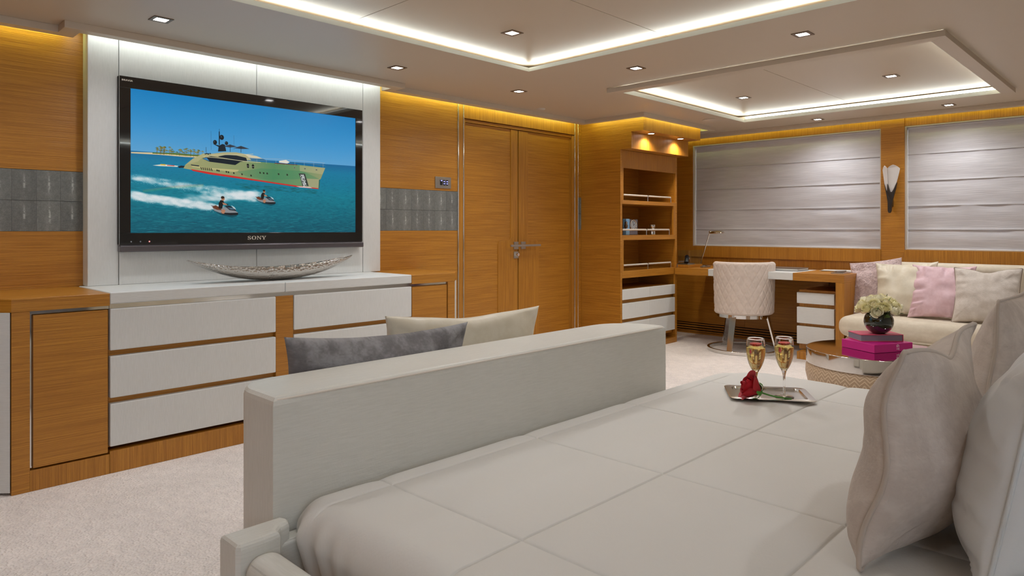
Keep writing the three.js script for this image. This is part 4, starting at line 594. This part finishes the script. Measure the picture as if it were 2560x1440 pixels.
// coffee table, books, vase of roses
const TX = 4.53, TZ = -1.33;
{
  const t = thing('coffee_table', 'round coffee table with mirrored chrome top and chevron-patterned drum', 'coffee table', [TX, 0, TZ]);
  const c = document.createElement('canvas'); c.width = 1024; c.height = 256; const g = c.getContext('2d'); g.fillStyle = '#c9b093'; g.fillRect(0, 0, 1024, 256);
  { const R = rng(9); for (let i = 0; i < 9000; i++) { g.fillStyle = R() < 0.5 ? 'rgba(255,240,220,0.05)' : 'rgba(90,60,30,0.05)'; g.fillRect(R() * 1024, R() * 256, 1 + R() * 3, 1 + R() * 8); } }
  for (let k = -2; k < 12; k++) for (const [d, w] of [[0, 5], [10, 5]]) { g.strokeStyle = '#94785c'; g.lineWidth = w * 0.8; g.beginPath(); for (let i = 0; i <= 32; i++) { const x = i * 32, y = k * 32 + d + (i % 2 ? 36 : 0); i ? g.lineTo(x, y) : g.moveTo(x, y); } g.stroke(); }
  const tx = new THREE.CanvasTexture(c); tx.colorSpace = THREE.SRGBColorSpace; tx.wrapS = tx.wrapT = THREE.RepeatWrapping; tx.repeat.set(3, 1.35);
  local(t, 'drum', lathe([[0.30, 0.004], [0.315, 0.02], [0.355, 0.12], [0.385, 0.2], [0.40, 0.27], [0.398, 0.31], [0.385, 0.334]].map((p) => p), 96), std({ map: tx, roughness: 0.55 }), 'drum faced with chevron-patterned marquetry');
  local(t, 'chrome_band', lathe([[0.388, 0.332], [0.394, 0.332], [0.396, 0.335], [0.396, 0.417], [0.394, 0.4195], [0.388, 0.42], [0.001, 0.42]], 96), std({ color: hex('#cfcac4'), metalness: 1, roughness: 0.06 }), 'mirror-polished chrome top');
  const book = (name, label, corner, ux, len, dep, y0, h, cover, page, lean) => {
    const t2 = thing(name, label, 'book', [corner[0], y0, corner[1]], 'books on the coffee table'), a = Math.atan2(ux[1], ux[0]); t2.rotation.y = -a;   // local +x along the near edge, -z away
    const cm = std({ color: hex(cover), roughness: 0.45 }), pm = std({ color: hex(page), roughness: 0.8 }), e = 0.003;
    return { t2, cm, pm, e, len, dep, h };
  };
  const b1 = book('book', 'thick magenta book lying at the bottom of the coffee table stack', [4.382, -1.301], [0.262, 0.135], 0.295, 0.25, 0.4205, 0.05, '#c4107c', '#b50f70');
  local(b1.t2, 'cover', box(0, b1.len, 0, 0.05, -b1.dep, 0, 'x', 0.003), b1.cm);
  { const g2 = lettering('GT', 0.02, fontS, 1); g2.rotateZ(-Math.PI / 2); g2.translate(0.178, 0.027, 0.0002); local(b1.t2, 'cover_mark', g2, std({ color: hex('#e9c9d8'), roughness: 0.5 })); }
  const b2 = book('book', 'pink-topped book with grey page edges, on the magenta book', [4.454, -1.396], [0.177, 0.182], 0.254, 0.16, 0.471, 0.043, '#d8506f', '#8b8794');
  local(b2.t2, 'cover', merge([box(-0.003, b2.len, 0, 0.004, -b2.dep, 0.003, 'x', 0.001), box(-0.003, b2.len, 0.039, 0.043, -b2.dep, 0.003, 'x', 0.001), box(b2.len - 0.004, b2.len, 0.004, 0.039, -b2.dep, 0.003, 'x', 0.001)]), b2.cm);
  local(b2.t2, 'pages', merge(Array.from({ length: 6 }, (_, k) => box(0, b2.len - 0.004, 0.004 + k * 0.00583, 0.0095 + k * 0.00583, -b2.dep + 0.002, 0, 'x', 0.0004))), b2.pm, 'grey page block');
}
function bloom(R, r0, h, turns, petals, open, n = 6) {   // petals wound round an axis along +y; returns one geometry
  const out = [];
  for (let k = 0; k < petals; k++) {
    const f = k / (petals - 1), rad = r0 * (0.16 + 0.84 * Math.pow(f, 0.8)), hh = h * (1.0 - 0.22 * f * f) * (0.94 + 0.12 * R()), a0 = k * 2.4 + R() * 0.5, wid = lerp(3.4, 1.5, f) * (0.9 + 0.2 * R()), lean = open * f * f, curl = 0.05 + 0.95 * f * f;
    out.push(grid(n + 2, n, (u, v) => { const a = a0 + (u - 0.5) * wid * (0.55 + 0.45 * Math.sin(Math.PI * Math.min(1, v * 0.62 + 0.18))), prof = Math.sin(Math.min(1, v * 1.25) * Math.PI / 2), tip = smooth(0.72, 1, v), r = rad * (0.22 + 0.78 * prof) + lean * h * v * v + tip * curl * 0.16 * r0 * (1 - 0.4 * Math.abs(u - 0.5)); const close = (1 - f) * smooth(0.55, 1, v) * 0.75 * rad; const y = hh * (v - tip * 0.10 * curl) * (1 - 0.12 * Math.pow(Math.abs(u - 0.5) * 2, 2) * v); const q = r - close; return [q * Math.cos(a), y, q * Math.sin(a)]; }));
  }
  out.push(lathe([[0.0005, 0], [0.2 * r0, 0.1 * h], [0.3 * r0, 0.45 * h], [0.22 * r0, 0.75 * h], [0.0005, 0.86 * h]], 10));
  return merge(out);
}
{
  const bx = 4.578, bz = -1.335, by = 0.515, t = thing('flower_vase', 'dark green glass bowl vase standing on the pink book', 'vase', [bx, by, bz]);
  const pr = []; for (let k = 0; k <= 22; k++) { const a = -Math.PI / 2 + 0.35 + k / 22 * (Math.PI - 0.35 - 0.5); pr.push([0.083 * Math.cos(a), 0.074 + 0.08 * Math.sin(a)]); }
  const inn = pr.slice().reverse().map(([r, y]) => [Math.max(0.001, r - 0.003), y + 0.001]);
  local(t, 'bowl', lathe([[0.001, 0], [0.026, 0], ...pr, ...inn, [0.001, 0.006]], 48), std({ color: hex('#0c1a10'), roughness: 0.04, clearcoat: 1, clearcoatRoughness: 0.02 }));
  local(t, 'leaf_lining', lathe([[0.001, 0.02], [0.05, 0.03], [0.074, 0.06], [0.07, 0.10], [0.036, 0.142], [0.001, 0.146]], 24), std({ color: hex('#12240f'), roughness: 0.6 }));
  const petalM = [rgb(250, 243, 206), rgb(252, 247, 222), rgb(246, 239, 194)].map((c) => std({ color: new THREE.Color().setRGB(...c, THREE.SRGBColorSpace), roughness: 0.6, side: THREE.DoubleSide, transmission: 0.3, thickness: 0 })), stemM = std({ color: hex('#3f5a22'), roughness: 0.6 });
  const Rr = rng(5), geos = [0, 1, 2].map(() => bloom(Rr, 0.03, 0.05, 3, 19, 0.06, 6));
  let n = 0; const N = 24;
  for (let k = 0; k < N; k++) {
    const f = (k + 0.5) / N, pol = Math.acos(1 - f * 0.95), az = k * 2.39996 + 0.4, sx = Math.sin(pol) * Math.cos(az), sy = Math.cos(pol), sz = Math.sin(pol) * Math.sin(az);
    const o = thing('cream_rose', 'cream rose in the dome of roses filling the dark green vase', 'rose', [bx + sx * 0.088, by + 0.122 + sy * 0.068, bz + sz * 0.088], 'cream roses in the vase');
    o.quaternion.setFromUnitVectors(new THREE.Vector3(0, 1, 0), new THREE.Vector3(sx, sy * 0.9 + 0.25, sz).normalize()); o.rotateY(k * 1.7);
    const s = 1.0 + 0.22 * Rr(); local(o, 'bloom', geos[k % 3], petalM[n++ % 3]).scale.setScalar(s); local(o, 'stem', rod([0, 0.004, 0], [0, -0.07, 0], 0.002, 6), stemM);
    local(o, 'sepal', lathe([[0.001, -0.004], [0.008, -0.002], [0.012, 0.006], [0.01, 0.012]], 10), stemM);
  }
  const leafM = std({ color: hex('#4f6b2a'), roughness: 0.6, side: THREE.DoubleSide });
  for (const [az, pol, s] of [[2.2, 0.7, 1], [-0.6, 1.05, 1.1], [0.9, 0.35, 0.9], [2.9, 1.2, 0.9], [1.6, 1.45, 0.8], [-1.6, 0.9, 0.9], [2.45, 1.6, 0.9]]) {
    const d = new THREE.Vector3(Math.sin(pol) * Math.cos(az), Math.cos(pol), Math.sin(pol) * Math.sin(az)), o = thing('fern_sprig', 'thin green fern sprig poking out between the cream roses', 'leaf', [bx + d.x * 0.07, by + 0.12 + d.y * 0.05, bz + d.z * 0.07], 'fern sprigs in the vase'); o.quaternion.setFromUnitVectors(new THREE.Vector3(0, 1, 0), d);
    const lf = [rod([0, 0, 0], [0, 0.085 * s, 0], 0.0008, 5)]; for (let k = 0; k < 11; k++) for (const q of [-1, 1]) { const y = (0.02 + k * 0.006) * s, l = 0.018 * (1 - k / 14) * s; lf.push(grid(1, 3, (u, v) => [q * v * l, y + v * l * 0.8, (u - 0.5) * 0.004 * Math.sin(Math.PI * (0.1 + 0.9 * v))])); }
    local(o, 'frond', merge(lf), leafM);
  }
}
// ---------- bed, settee at its foot, tray ----------
{
  const t = thing('settee', 'white leather settee with its back to the foot of the bed', 'settee', [1.53, 0, -1.75]);
  const pts = []; const x0 = 0.722, x1 = 2.332, zf = -1.44, zr = -1.665, arc = (cx, cz, r, a0, a1) => { for (let k = 0; k <= 8; k++) { const a = lerp(a0, a1, k / 8); pts.push([cx + r * Math.cos(a), cz + r * Math.sin(a)]); } };
  pts.push([x0, zf]); pts.push([x1, zf]); arc(x1 - 0.19, zr + 0.19, 0.19, 0, -Math.PI / 2); arc(x0 + 0.1, zr + 0.1, 0.1, -Math.PI / 2, -Math.PI); 
  part(t, 'backrest', prism(pts, 0.0, 0.777, { bevel: 0.018, grain: 'x' }), M.creamLeather);
  part(t, 'piping', tube([[x0 + 0.012, 0.769, zf - 0.006], [x0 + 0.1, 0.770, zf - 0.003], [1.5, 0.770, zf - 0.003], [x1 - 0.06, 0.770, zf - 0.003], [x1 - 0.012, 0.769, zf - 0.006]], 0.0028, { n: 120, k: 6 }), std({ color: hex('#d8cdbf'), roughness: 0.6 }));
  part(t, 'base', box(0.96, 2.24, 0.02, 0.26, -2.0, zr + 0.001, 'x', 0.02, 2), M.creamLeather);
  part(t, 'seat_cushion', box(0.96, 2.24, 0.26, 0.43, -2.02, zr + 0.002, 'x', 0.05, 4), M.creamLeather);
}
placeCushion('lumbar_cushion', 'long charcoal-grey velvet cushion behind the settee back', 'cushion', [0.66, 0.42, 0.15], { seed: 31, pinch: 0.1, wr: 0.008, power: 0.45 }, [1.205, 0.435, -1.765], [0.12, 0, -0.035], velvetGrey, null, 'cushions on the settee');
placeCushion('lumbar_cushion', 'long cream satin cushion behind the grey one on the settee', 'cushion', [0.76, 0.42, 0.15], { seed: 37, pinch: 0.09, wr: 0.008, power: 0.45, chop: 0.01 }, [1.695, 0.435, -1.93], [0.12, 0, -0.035], satinCream, null, 'cushions on the settee');
{
  const t = thing('bed', 'white leather bed with a padded side rail and corner post', 'bed', [1.75, 0, -0.5]), ph = std({ color: hex('#d8cdbf'), roughness: 0.6 });
  part(t, 'side_rail', box(0.612, 0.693, 0.06, 0.492, -1.362, 0.55, 'z', 0.036, 6), M.creamLeather);
  part(t, 'corner_post', prism([[0.602, -1.432], [0.735, -1.432], [0.742, -1.41], [0.735, -1.392], [0.712, -1.384], [0.70, -1.372], [0.697, -1.358], [0.66, -1.353], [0.61, -1.353], [0.602, -1.36]], 0, 0.517, { bevel: 0.012 }), M.creamLeather);
  part(t, 'foot_rail', box(0.70, 2.80, 0.06, 0.478, -1.432, -1.385, 'x', 0.01, 2), M.creamLeather);
  part(t, 'side_rail', box(2.80, 2.86, 0.06, 0.42, -1.43, 0.55, 'z', 0.02, 3), M.creamLeather);
  part(t, 'platform', box(0.695, 2.80, 0.30, 0.40, -1.384, 0.55, 'x', 0.002), M.oak);
  part(t, 'headboard', box(0.55, 2.95, 0, 0.92, 0.56, 0.68, 'x', 0.03, 3), M.creamLeather);
}
const bedTop = (() => {
  const X0 = 0.742, X1 = 2.825, Z0 = -1.432, Z1 = 0.52, TOP = 0.55, Rc = 0.3, sx = [0.965, 1.472, 1.98, 2.487], sz = [-1.335, -0.915, -0.49, -0.065];
  const near = (a, l) => l.reduce((m, q) => Math.min(m, Math.abs(a - q)), 9);
  const relief = (x, z) => {
    const dx = near(x, sx), dz = near(z, sz), m = Math.min(dx, dz);
    let y = 0.006 * (1 - Math.exp(-Math.pow(m / 0.03, 1.2))) - 0.0035 * Math.exp(-Math.pow(m / 0.0028, 2));
    const q = smooth(1.35, 2.0, x) * smooth(-1.35, -0.8, z) * smooth(2.75, 2.45, x); y += q * 0.009 * (noise((x * 0.9 + z * 0.5) * 3, (z - x * 0.25) * 17, 401) - 0.5) * smooth(0, 0.05, m) + 0.003 * (noise(x * 4, z * 4, 402) - 0.5);
    return y;
  };
  const ext = 0.19, hx = (X1 - X0) / 2, hz = (Z1 - Z0) / 2, cx = (X0 + X1) / 2, cz = (Z0 + Z1) / 2;
  const rows = (h, c, seams) => { const l = []; for (let k = 0; k <= 170; k++) l.push(lerp(-h + 0.1, h - 0.1, k / 170)); for (let k = 0; k < 34; k++) { const d = 0.1 - (k + 1) * (0.1 + ext) / 34; l.push(-h + d, h - d); } for (const q of seams) for (const o of [0, 0.0012, 0.0024, 0.004, 0.007]) { l.push(q - c - o); if (o) l.push(q - c + o); } l.sort((a, b) => a - b); return l.filter((v, i) => !i || v - l[i - 1] > 2e-4); };
  const PX = rows(hx, cx, sx), PZ = rows(hz, cz, sz), geo = grid(PX.length - 1, PZ.length - 1, (a, b) => {
    const px = PX[Math.round(a * (PX.length - 1))], pz = PZ[PZ.length - 1 - Math.round(b * (PZ.length - 1))];
    const rc = px > 0 && pz < 0 ? 0.22 : 0.075, ix = hx - rc, iz = hz - rc, qx = clamp(px, -ix, ix), qz = clamp(pz, -iz, iz); let dx = px - qx, dz = pz - qz, m = Math.max(Math.abs(dx), Math.abs(dz)), L = Math.hypot(dx, dz) || 1;
    const rr = 0.07, flat = rc - rr; let out, drop; if (m < flat) { out = m; drop = 0; } else { const f = m - flat, arc = rr * Math.PI / 2; if (f < arc) { const th = f / rr; out = flat + rr * Math.sin(th); drop = rr * (1 - Math.cos(th)); } else { out = rc - 0.25 * (f - arc); drop = rr + (f - arc); } }
    const x = cx + qx + dx / L * out, z = cz + qz + dz / L * out, k = Math.max(0, 1 - drop / 0.03);
    const tuck = smooth(0.3, 0.0, Math.hypot(x - 0.8, z + 1.38)) * smooth(0.005, 0.06, drop), pl = 0.008 * tuck * Math.sin(Math.atan2(z + 1.2, x - 1.0) * 26);   // pleats at the tucked-in corner
    return [x + dx / L * pl, TOP - drop + relief(x, z) * k, z + dz / L * pl];
  });
  { const p = geo.attributes.position, uv = geo.attributes.uv; for (let i = 0; i < p.count; i++) uv.setXY(i, p.getX(i), p.getZ(i)); }
  return { geo, TOP };
})();
{
  const cotton = std({ color: hex('#dad6cf'), roughness: 0.62, sheen: 0.3, sheenRoughness: 0.5, sheenColor: hex('#ffffff'), bumpMap: fineBump, bumpScale: 0.0003, side: THREE.DoubleSide });
  const t = thing('quilted_bedspread', 'large white bedspread stitched into squares covering the bed', 'bedspread', [1.78, 0.40, -0.45]);
  part(t, 'cover', bedTop.geo, cotton);
  const m = thing('mattress', 'thick mattress under the white bedspread', 'mattress', [1.78, 0.40, -0.45]); part(m, 'core', box(0.80, 2.76, 0.402, 0.525, -1.375, 0.5, 'x', 0.05, 3), M.white);
}
// pillows at the head end
const pipeT = { r: 0.0048, mat: std({ color: hex('#b8a99b'), roughness: 0.85, sheen: 0.4, sheenColor: hex('#ffffff') }) };
placeCushion('bed_pillow', 'large taupe velvet pillow with wavy piped seam, nearest on the bed', 'pillow', [0.52, 0.385, 0.2], { seed: 43, pinch: 0.045, wr: 0.007, pleat: 0.3, wave: 0.02, power: 0.58, chop: 0.03, sag: 0.6, n: 70 }, [1.55, 0.560, -0.39], [-0.14, Math.PI, 0], velvetDeep, pipeT, 'taupe pillows on the bed');
placeCushion('bed_pillow', 'taupe velvet pillow further back on the bed, with straight piped seam', 'pillow', [0.52, 0.395, 0.19], { seed: 47, pinch: 0.04, wr: 0.008, pleat: 0.3, wave: 0.006, power: 0.55, sag: 0.4, n: 60 }, [2.53, 0.560, -0.40], [-0.1, Math.PI, 0], velvetDeep, pipeT, 'taupe pillows on the bed');
placeCushion('bed_pillow', 'shiny white satin pillow at the lower right, nearest the camera', 'pillow', [0.66, 0.40, 0.225], { seed: 53, pinch: 0.05, wr: 0.008, pleat: 0.7, power: 0.55, sag: 0.5, n: 70 }, [1.63, 0.560, -0.225], [-0.18, Math.PI, 0], satinWhite, { r: 0.004, mat: satinWhite }, 'white satin pillows on the bed');
placeCushion('bed_pillow', 'white satin pillow peeking out behind the further taupe pillow', 'pillow', [0.66, 0.45, 0.24], { seed: 59, pinch: 0.05, wr: 0.01, pleat: 1.4, power: 0.45 }, [2.55, 0.560, -0.16], [-0.1, Math.PI, 0], satinWhite, { r: 0.004, mat: satinWhite }, 'white satin pillows on the bed');
// tray with two flutes and a red rose
{
  const cx = 2.40, cz = -1.062, y = 0.5585, t = thing('serving_tray', 'small polished silver tray on the bedspread', 'tray', [cx, y, cz]), a = Math.atan2(0.835, 0.55); t.rotation.y = -a;
  const rr = (w, d, r) => { const p = []; for (const [sx, sz, a0] of [[1, 1, 0], [-1, 1, 1], [-1, -1, 2], [1, -1, 3]]) for (let k = 0; k <= 5; k++) { const q = (a0 + k / 5) * Math.PI / 2; p.push([sx * (w / 2 - r) + r * Math.cos(q), sz * (d / 2 - r) + r * Math.sin(q)]); } return p; };
  const W = 0.285, D = 0.215, lv = [[1, 1, 0.0072, 0.026], [0.985, 0.98, 0.0078, 0.026], [0.86, 0.81, 0.0078, 0.02], [0.835, 0.775, 0.0083, 0.02], [0.81, 0.74, 0.002, 0.016], [0.002, 0.002, 0.002, 0.0001]];
  const ring = lv.map(([a1, b1, h, r]) => rr(W * a1, D * b1, r).map(([x, z]) => [x, h, z])), n = ring[0].length, top = grid(n, lv.length - 1, (u, v) => ring[Math.round(v * (lv.length - 1))][Math.round(u * n) % n]);
  const und = grid(n, 1, (u, v) => { const q = ring[v ? 0 : 4][Math.round(u * n) % n]; return v ? [q[0], q[1] - 0.001, q[2]] : [q[0], 0.0, q[2]]; }), flo = grid(n, 1, (u, v) => { const q = ring[v ? 4 : 5][Math.round(u * n) % n]; return [q[0], 0, q[2]]; });
  local(t, 'tray', toCreasedNormals(merge([top, und, flo]), 0.5), std({ color: hex('#d6d3cf'), metalness: 1, roughness: 0.2, side: THREE.DoubleSide }));
}
const flutePos = [[2.312, -1.068, 'left'], [2.402, -1.006, 'right']];
for (const [x, z, n] of flutePos) {
  const y = 0.5607, t = thing('champagne_flute', `${n}-hand champagne flute standing on the silver tray`, 'glass', [x, y, z], 'champagne flutes on the tray');
  const outer = [[0.001, 0], [0.032, 0], [0.033, 0.0015], [0.031, 0.003], [0.012, 0.006], [0.005, 0.012], [0.0038, 0.025], [0.0038, 0.06], [0.0055, 0.08], [0.0095, 0.094], [0.0165, 0.106], [0.0245, 0.124], [0.0298, 0.145], [0.0318, 0.165], [0.0312, 0.187], [0.0288, 0.210]], inner = [[0.0278, 0.2105], [0.0302, 0.187], [0.0308, 0.165], [0.0288, 0.145], [0.0235, 0.125], [0.0155, 0.1085], [0.007, 0.102], [0.001, 0.101]];
  const sm = (l) => new THREE.SplineCurve(l.map((p) => new THREE.Vector2(...p)));
  local(t, 'glass', new THREE.LatheGeometry([...outer.slice(0, 4).map((p) => new THREE.Vector2(...p)), ...sm(outer.slice(4)).getPoints(44), ...sm(inner).getPoints(30)], 48), std({ color: hex('#ffffff'), transmission: 1, thickness: 0.002, roughness: 0.0, ior: 1.5 }));
  const ip = sm(inner).getPoints(30).filter((p) => p.y < 0.188).map((p) => [Math.max(0.0008, p.x + 0.0004), p.y - 0.0003]);
  local(t, 'champagne', lathe([[0.0008, 0.1885], ...ip].reverse(), 48), std({ color: hex('#fff3c4'), transmission: 1, thickness: 0.03, roughness: 0, ior: 1.33, attenuationColor: hex('#ead58c'), attenuationDistance: 0.1 }));
  const s = thing('strawberry_slice', `strawberry slice floating in the ${n}-hand flute`, 'strawberry', [x, y + 0.177, z], 'strawberry slices');
  const g = new THREE.SphereGeometry(0.021, 24, 12, 0, Math.PI * 2, Math.PI / 2, Math.PI / 2); g.scale(1.05, 0.72, 0.95); const cap = new THREE.CircleGeometry(0.021, 24); cap.rotateX(-Math.PI / 2); cap.scale(1.05, 1, 0.95); const both = merge([g, cap]); both.translate(0, 0.015, 0); local(s, 'flesh', both, std({ color: hex('#d8231a'), roughness: 0.35 }));
  const seedG = new THREE.SphereGeometry(0.0011, 6, 5), sd = []; for (let k = 0; k < 26; k++) { const a = k * 2.4, p = Math.acos((k + 0.5) / 27), q = seedG.clone(); q.translate(0.0222 * Math.sin(p) * Math.cos(a), 0.015 - 0.0153 * Math.cos(p), 0.0202 * Math.sin(p) * Math.sin(a)); sd.push(q); } const se = local(s, 'seeds', merge(sd), std({ color: hex('#e9c063'), roughness: 0.5 })); se.userData.kind = 'stuff';
}
{
  const A = new THREE.Vector3(2.365, 0.567, -0.965), B = new THREE.Vector3(2.297, 0.589, -1.046), d = B.clone().sub(A).normalize(), up = d.clone().add(new THREE.Vector3(-0.25, 0.5, -0.35)).normalize();
  const t = thing('red_rose', 'single red rose lying across the silver tray', 'rose', [B.x, B.y, B.z]);
  const q = new THREE.Quaternion().setFromUnitVectors(new THREE.Vector3(0, 1, 0), up), R = rng(21), red = std({ color: hex('#b5081f'), roughness: 0.6, sheen: 0.5, sheenColor: hex('#ff3040'), sheenRoughness: 0.4, side: THREE.DoubleSide }), grn = std({ color: hex('#4c8a2c'), roughness: 0.5, side: THREE.DoubleSide });
  const g = bloom(R, 0.037, 0.07, 3, 22, 0.22, 9); g.applyQuaternion(q); local(t, 'bloom', g, red);
  const sp = []; for (let k = 0; k < 5; k++) { const a = k * 1.257; sp.push(grid(4, 6, (u, v) => { const r = 0.006 + 0.024 * Math.sin(v * 1.6), w = (u - 0.5) * 0.016 * Math.sin(Math.PI * Math.min(1, 0.15 + 0.85 * (1 - v))); return [r * Math.cos(a) - w * Math.sin(a), -0.004 + 0.03 * v * v - 0.006 * v, r * Math.sin(a) + w * Math.cos(a)]; })); } sp.push(new THREE.SphereGeometry(0.009, 12, 8)); const sg = merge(sp); sg.applyQuaternion(q); local(t, 'sepals', sg, grn);
  local(t, 'stem', tube([[0, 0, 0], [0.025, -0.012, 0.03], [0.05, -0.019, 0.06], [A.x - B.x, A.y - B.y, A.z - B.z]], 0.0028, { n: 30, k: 8 }), grn);
}
scene.traverse((o) => { if (o.isMesh) { o.castShadow = true; o.receiveShadow = true; } if (o.isSpotLight || o.isDirectionalLight || o.isPointLight) o.castShadow = true; });
renderer.render(scene, camera);
